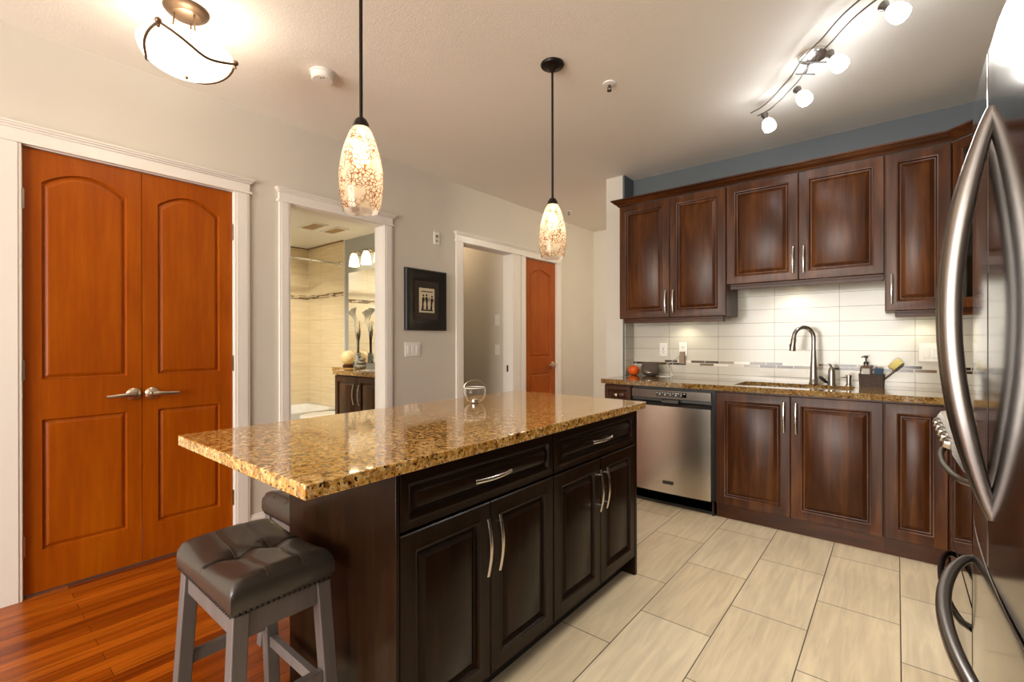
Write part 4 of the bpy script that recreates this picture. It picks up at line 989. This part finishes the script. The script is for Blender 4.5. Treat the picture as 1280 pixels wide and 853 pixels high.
# vanity
VX0, VX1, VY = -1.325, -.14, 2.58
r = thing('vanity_cabinet', 'dark wooden bathroom vanity with two doors', 'vanity', (VX0+.02, VY+.012, 0))
ob('carcass', bx(0, VX1-VX0-.02, .02, .485, .09, .885), 'cherry', r); ob('toe_kick', bx(0, VX1-VX0-.02, .07, .09, 0, .09), 'dark_inside', r)
xs = -.885-(VX0+.02)
for a, c, hs in ((.003, xs-.0015, 'R'), (xs+.0015, xs*2, 'L')):
    d = ob('door', raised_front(c-a, .775, .02, .06, .026, a, .10), 'cherry', r, 35); hx = c-.045 if hs == 'R' else a+.045
    ob('handle', bow_pull(nb(), (hx, 0, .60), (hx, 0, .80), (0, -1, 0), .032, .006), 'nickel', d, 40)
b = nb(); box(b, VX0, VX1, VY, 2.90, .886, .926); box(b, -1.90, VX1, 2.90, BY-.001, .886, .926)
tag(ob('vanity_countertop', b, 'granite', None), 'brown granite bathroom vanity top with a shelf over the toilet', 'countertop')
b = nb(); loft(b, [[Vector((-.75+hx*math.cos(a), 2.74+hy*math.sin(a), z)) for a in [2*PI*i/32 for i in range(32)]] for z, hx, hy in ((.926, .26, .125), (.934, .265, .13), (.938, .25, .118), (.930, .22, .10), (.928, .05, .03))]); tag(ob('vanity_basin', b, 'porcelain', None, 50), 'white oval basin set in the bathroom vanity top', 'basin')
r = thing('bathroom_mirror', 'frameless bathroom mirror above the vanity', 'mirror', (0, BY, 0))
ob('mirror_glass', bx(-1.83, -.2, -.008, -.002, .985, 2.04), 'mirror_glass', r); ob('backing', bx(-1.832, -.198, -.002, 0, .983, 2.042), 'dark_inside', r)
r = thing('vanity_light', 'bathroom bar light with white glass bell shades above the mirror', 'wall light', (-1.36, BY, 2.23))
b = nb(); box(b, -.28, .36, -.03, -.001, -.02, .03); ob('back_plate', b, 'nickel', r, None, .004)
for k in range(3):
    x = -.202+.239*k
    b = nb(); tube(b, [(x, -.03, .005), (x, -.075, .022), (x, -.10, .012)], .006, 8); lathe(b, [(.001, .014), (.022, .014), (.024, -.006), (.001, -.006)], (x, -.10, 0), 16); ar = ob('arm', b, 'nickel', r, 40)
    b = nb(); lathe(b, [(.001, -.006), (.028, -.008), (.044, -.05), (.054, -.12), (.057, -.15), (.052, -.15), (.040, -.05), (.001, -.012)], (x, -.10, 0), 24); ob('bell_shade', b, 'bath_glass', ar, 50)
def ceilvent(x0, x1, y0, y1, label):
    r = thing('ceiling_vent', label, 'vent', ((x0+x1)/2, (y0+y1)/2, BH)); hx, hy = (x1-x0)/2, (y1-y0)/2
    b = nb(); loft(b, [rr(hx+.03, hy+.02, .01, -.001), rr(hx+.028, hy+.018, .01, -.010), rr(hx, hy, .005, -.010), rr(hx, hy, .005, -.004)], True, False, False); ob('frame', b, 'white_plastic', r)
    b = nb()
    for i in range(7): box(b, -hx, hx, -hy+2*hy*i/7, -hy+2*hy*i/7+.008, -.008, -.004)
    ob('grille', b, 'vent_tan', r); ob('filter', bx(-hx, hx, -hy, hy, -.004, -.001), 'vent_tan', r)
ceilvent(-1.68, -1.40, 2.42, 2.55, 'tan grilled bathroom ceiling vent nearer the doorway')
ceilvent(-1.68, -1.40, 2.67, 2.79, 'tan grilled bathroom ceiling vent nearer the mirror')
r = thing('globe_lamp', 'round amber globe lamp on the shelf beside the bathroom mirror', 'lamp', (-1.70, 2.985, .926))
b = nb(); lathe(b, [(.001, 0), (.058, 0), (.060, .012), (.054, .032), (.040, .036), (.001, .036)], seg=24); ob('base', b, 'cherry', r, 40)
b = nb(); sphere(b, (0, 0, .112), .078, 1, 1, 1.05, 24); ob('globe', b, 'globe_glass', r, 80)
# lilies
r = thing('lily_vase', 'patterned vase of dried twigs and white lilies by the mirror', 'flower vase', (-1.50, 2.99, .926))
b = nb(); lathe(b, [(.001, 0), (.030, 0), (.036, .04), (.034, .12), (.026, .16), (.028, .17), (.022, .17), (.020, .15), (.001, .15)], seg=20); ob('vase', b, 'vase_pattern', r, 50)
rnd = random.Random(5)
b = nb()
for k in range(16):
    a = rnd.uniform(0, 6.28); sp = rnd.uniform(.01, .055); tube(b, [(.010*math.cos(a), .010*math.sin(a), .151), (.012*math.cos(a), .012*math.sin(a), .30), (sp*math.cos(a), sp*math.sin(a)*.6, rnd.uniform(.40, .54))], [.003, .003, .0012], 5)
o = ob('twigs', b, 'stem_brown', r); o['kind'] = 'stuff'
for fx, fy, fz, tx in ((-.075, -.02, .62, -.5), (-.03, -.03, .64, -.2), (-.11, -.01, .60, -.8)):
    b = nb(); tube(b, [(0, 0, .155), (fx*.3, fy*.5, .38), (fx*.8, fy, fz-.10)], .0035, 6); ob('stem', b, 'petal', r, 60)
    rot = Matrix.Rotation(tx*.5, 3, 'Y') @ Matrix.Rotation(.35, 3, 'X'); b = nb()
    lathe(b, [(.004, -.10), (.007, -.04), (.016, .0), (.034, .03), (.046, .036), (.030, .026), (.012, 0), (.003, -.03)], (fx, fy, fz), 16, rot=rot); ob('flower', b, 'petal', r, 70)
for k, (x, y, z, a, c, h_) in enumerate([(-1.37, 2.93, .926, .088, .055, .048), (-1.36, 2.935, .9745, .070, .046, .040), (-1.325, 2.93, 1.0150, .045, .035, .030)]):
    b = nb(); prof = [(max(.001, math.sin(PI*i/10)**.7), h_/2*(1-math.cos(PI*i/10))) for i in range(11)]
    lathe(b, [(rr_*1.0, zz) for rr_, zz in prof], (0, 0, 0), 20, True, True, None, a, c)
    o = ob('stacked_stone', b, 'stone', None, 60); o.location = (x, y, z); tag(o, ['largest grey stone at the bottom of the bathroom stone stack', 'middle grey stone of the bathroom stone stack', 'small grey stone topmost on the bathroom stone stack'][k], 'stone', 'stacked stones on the vanity')
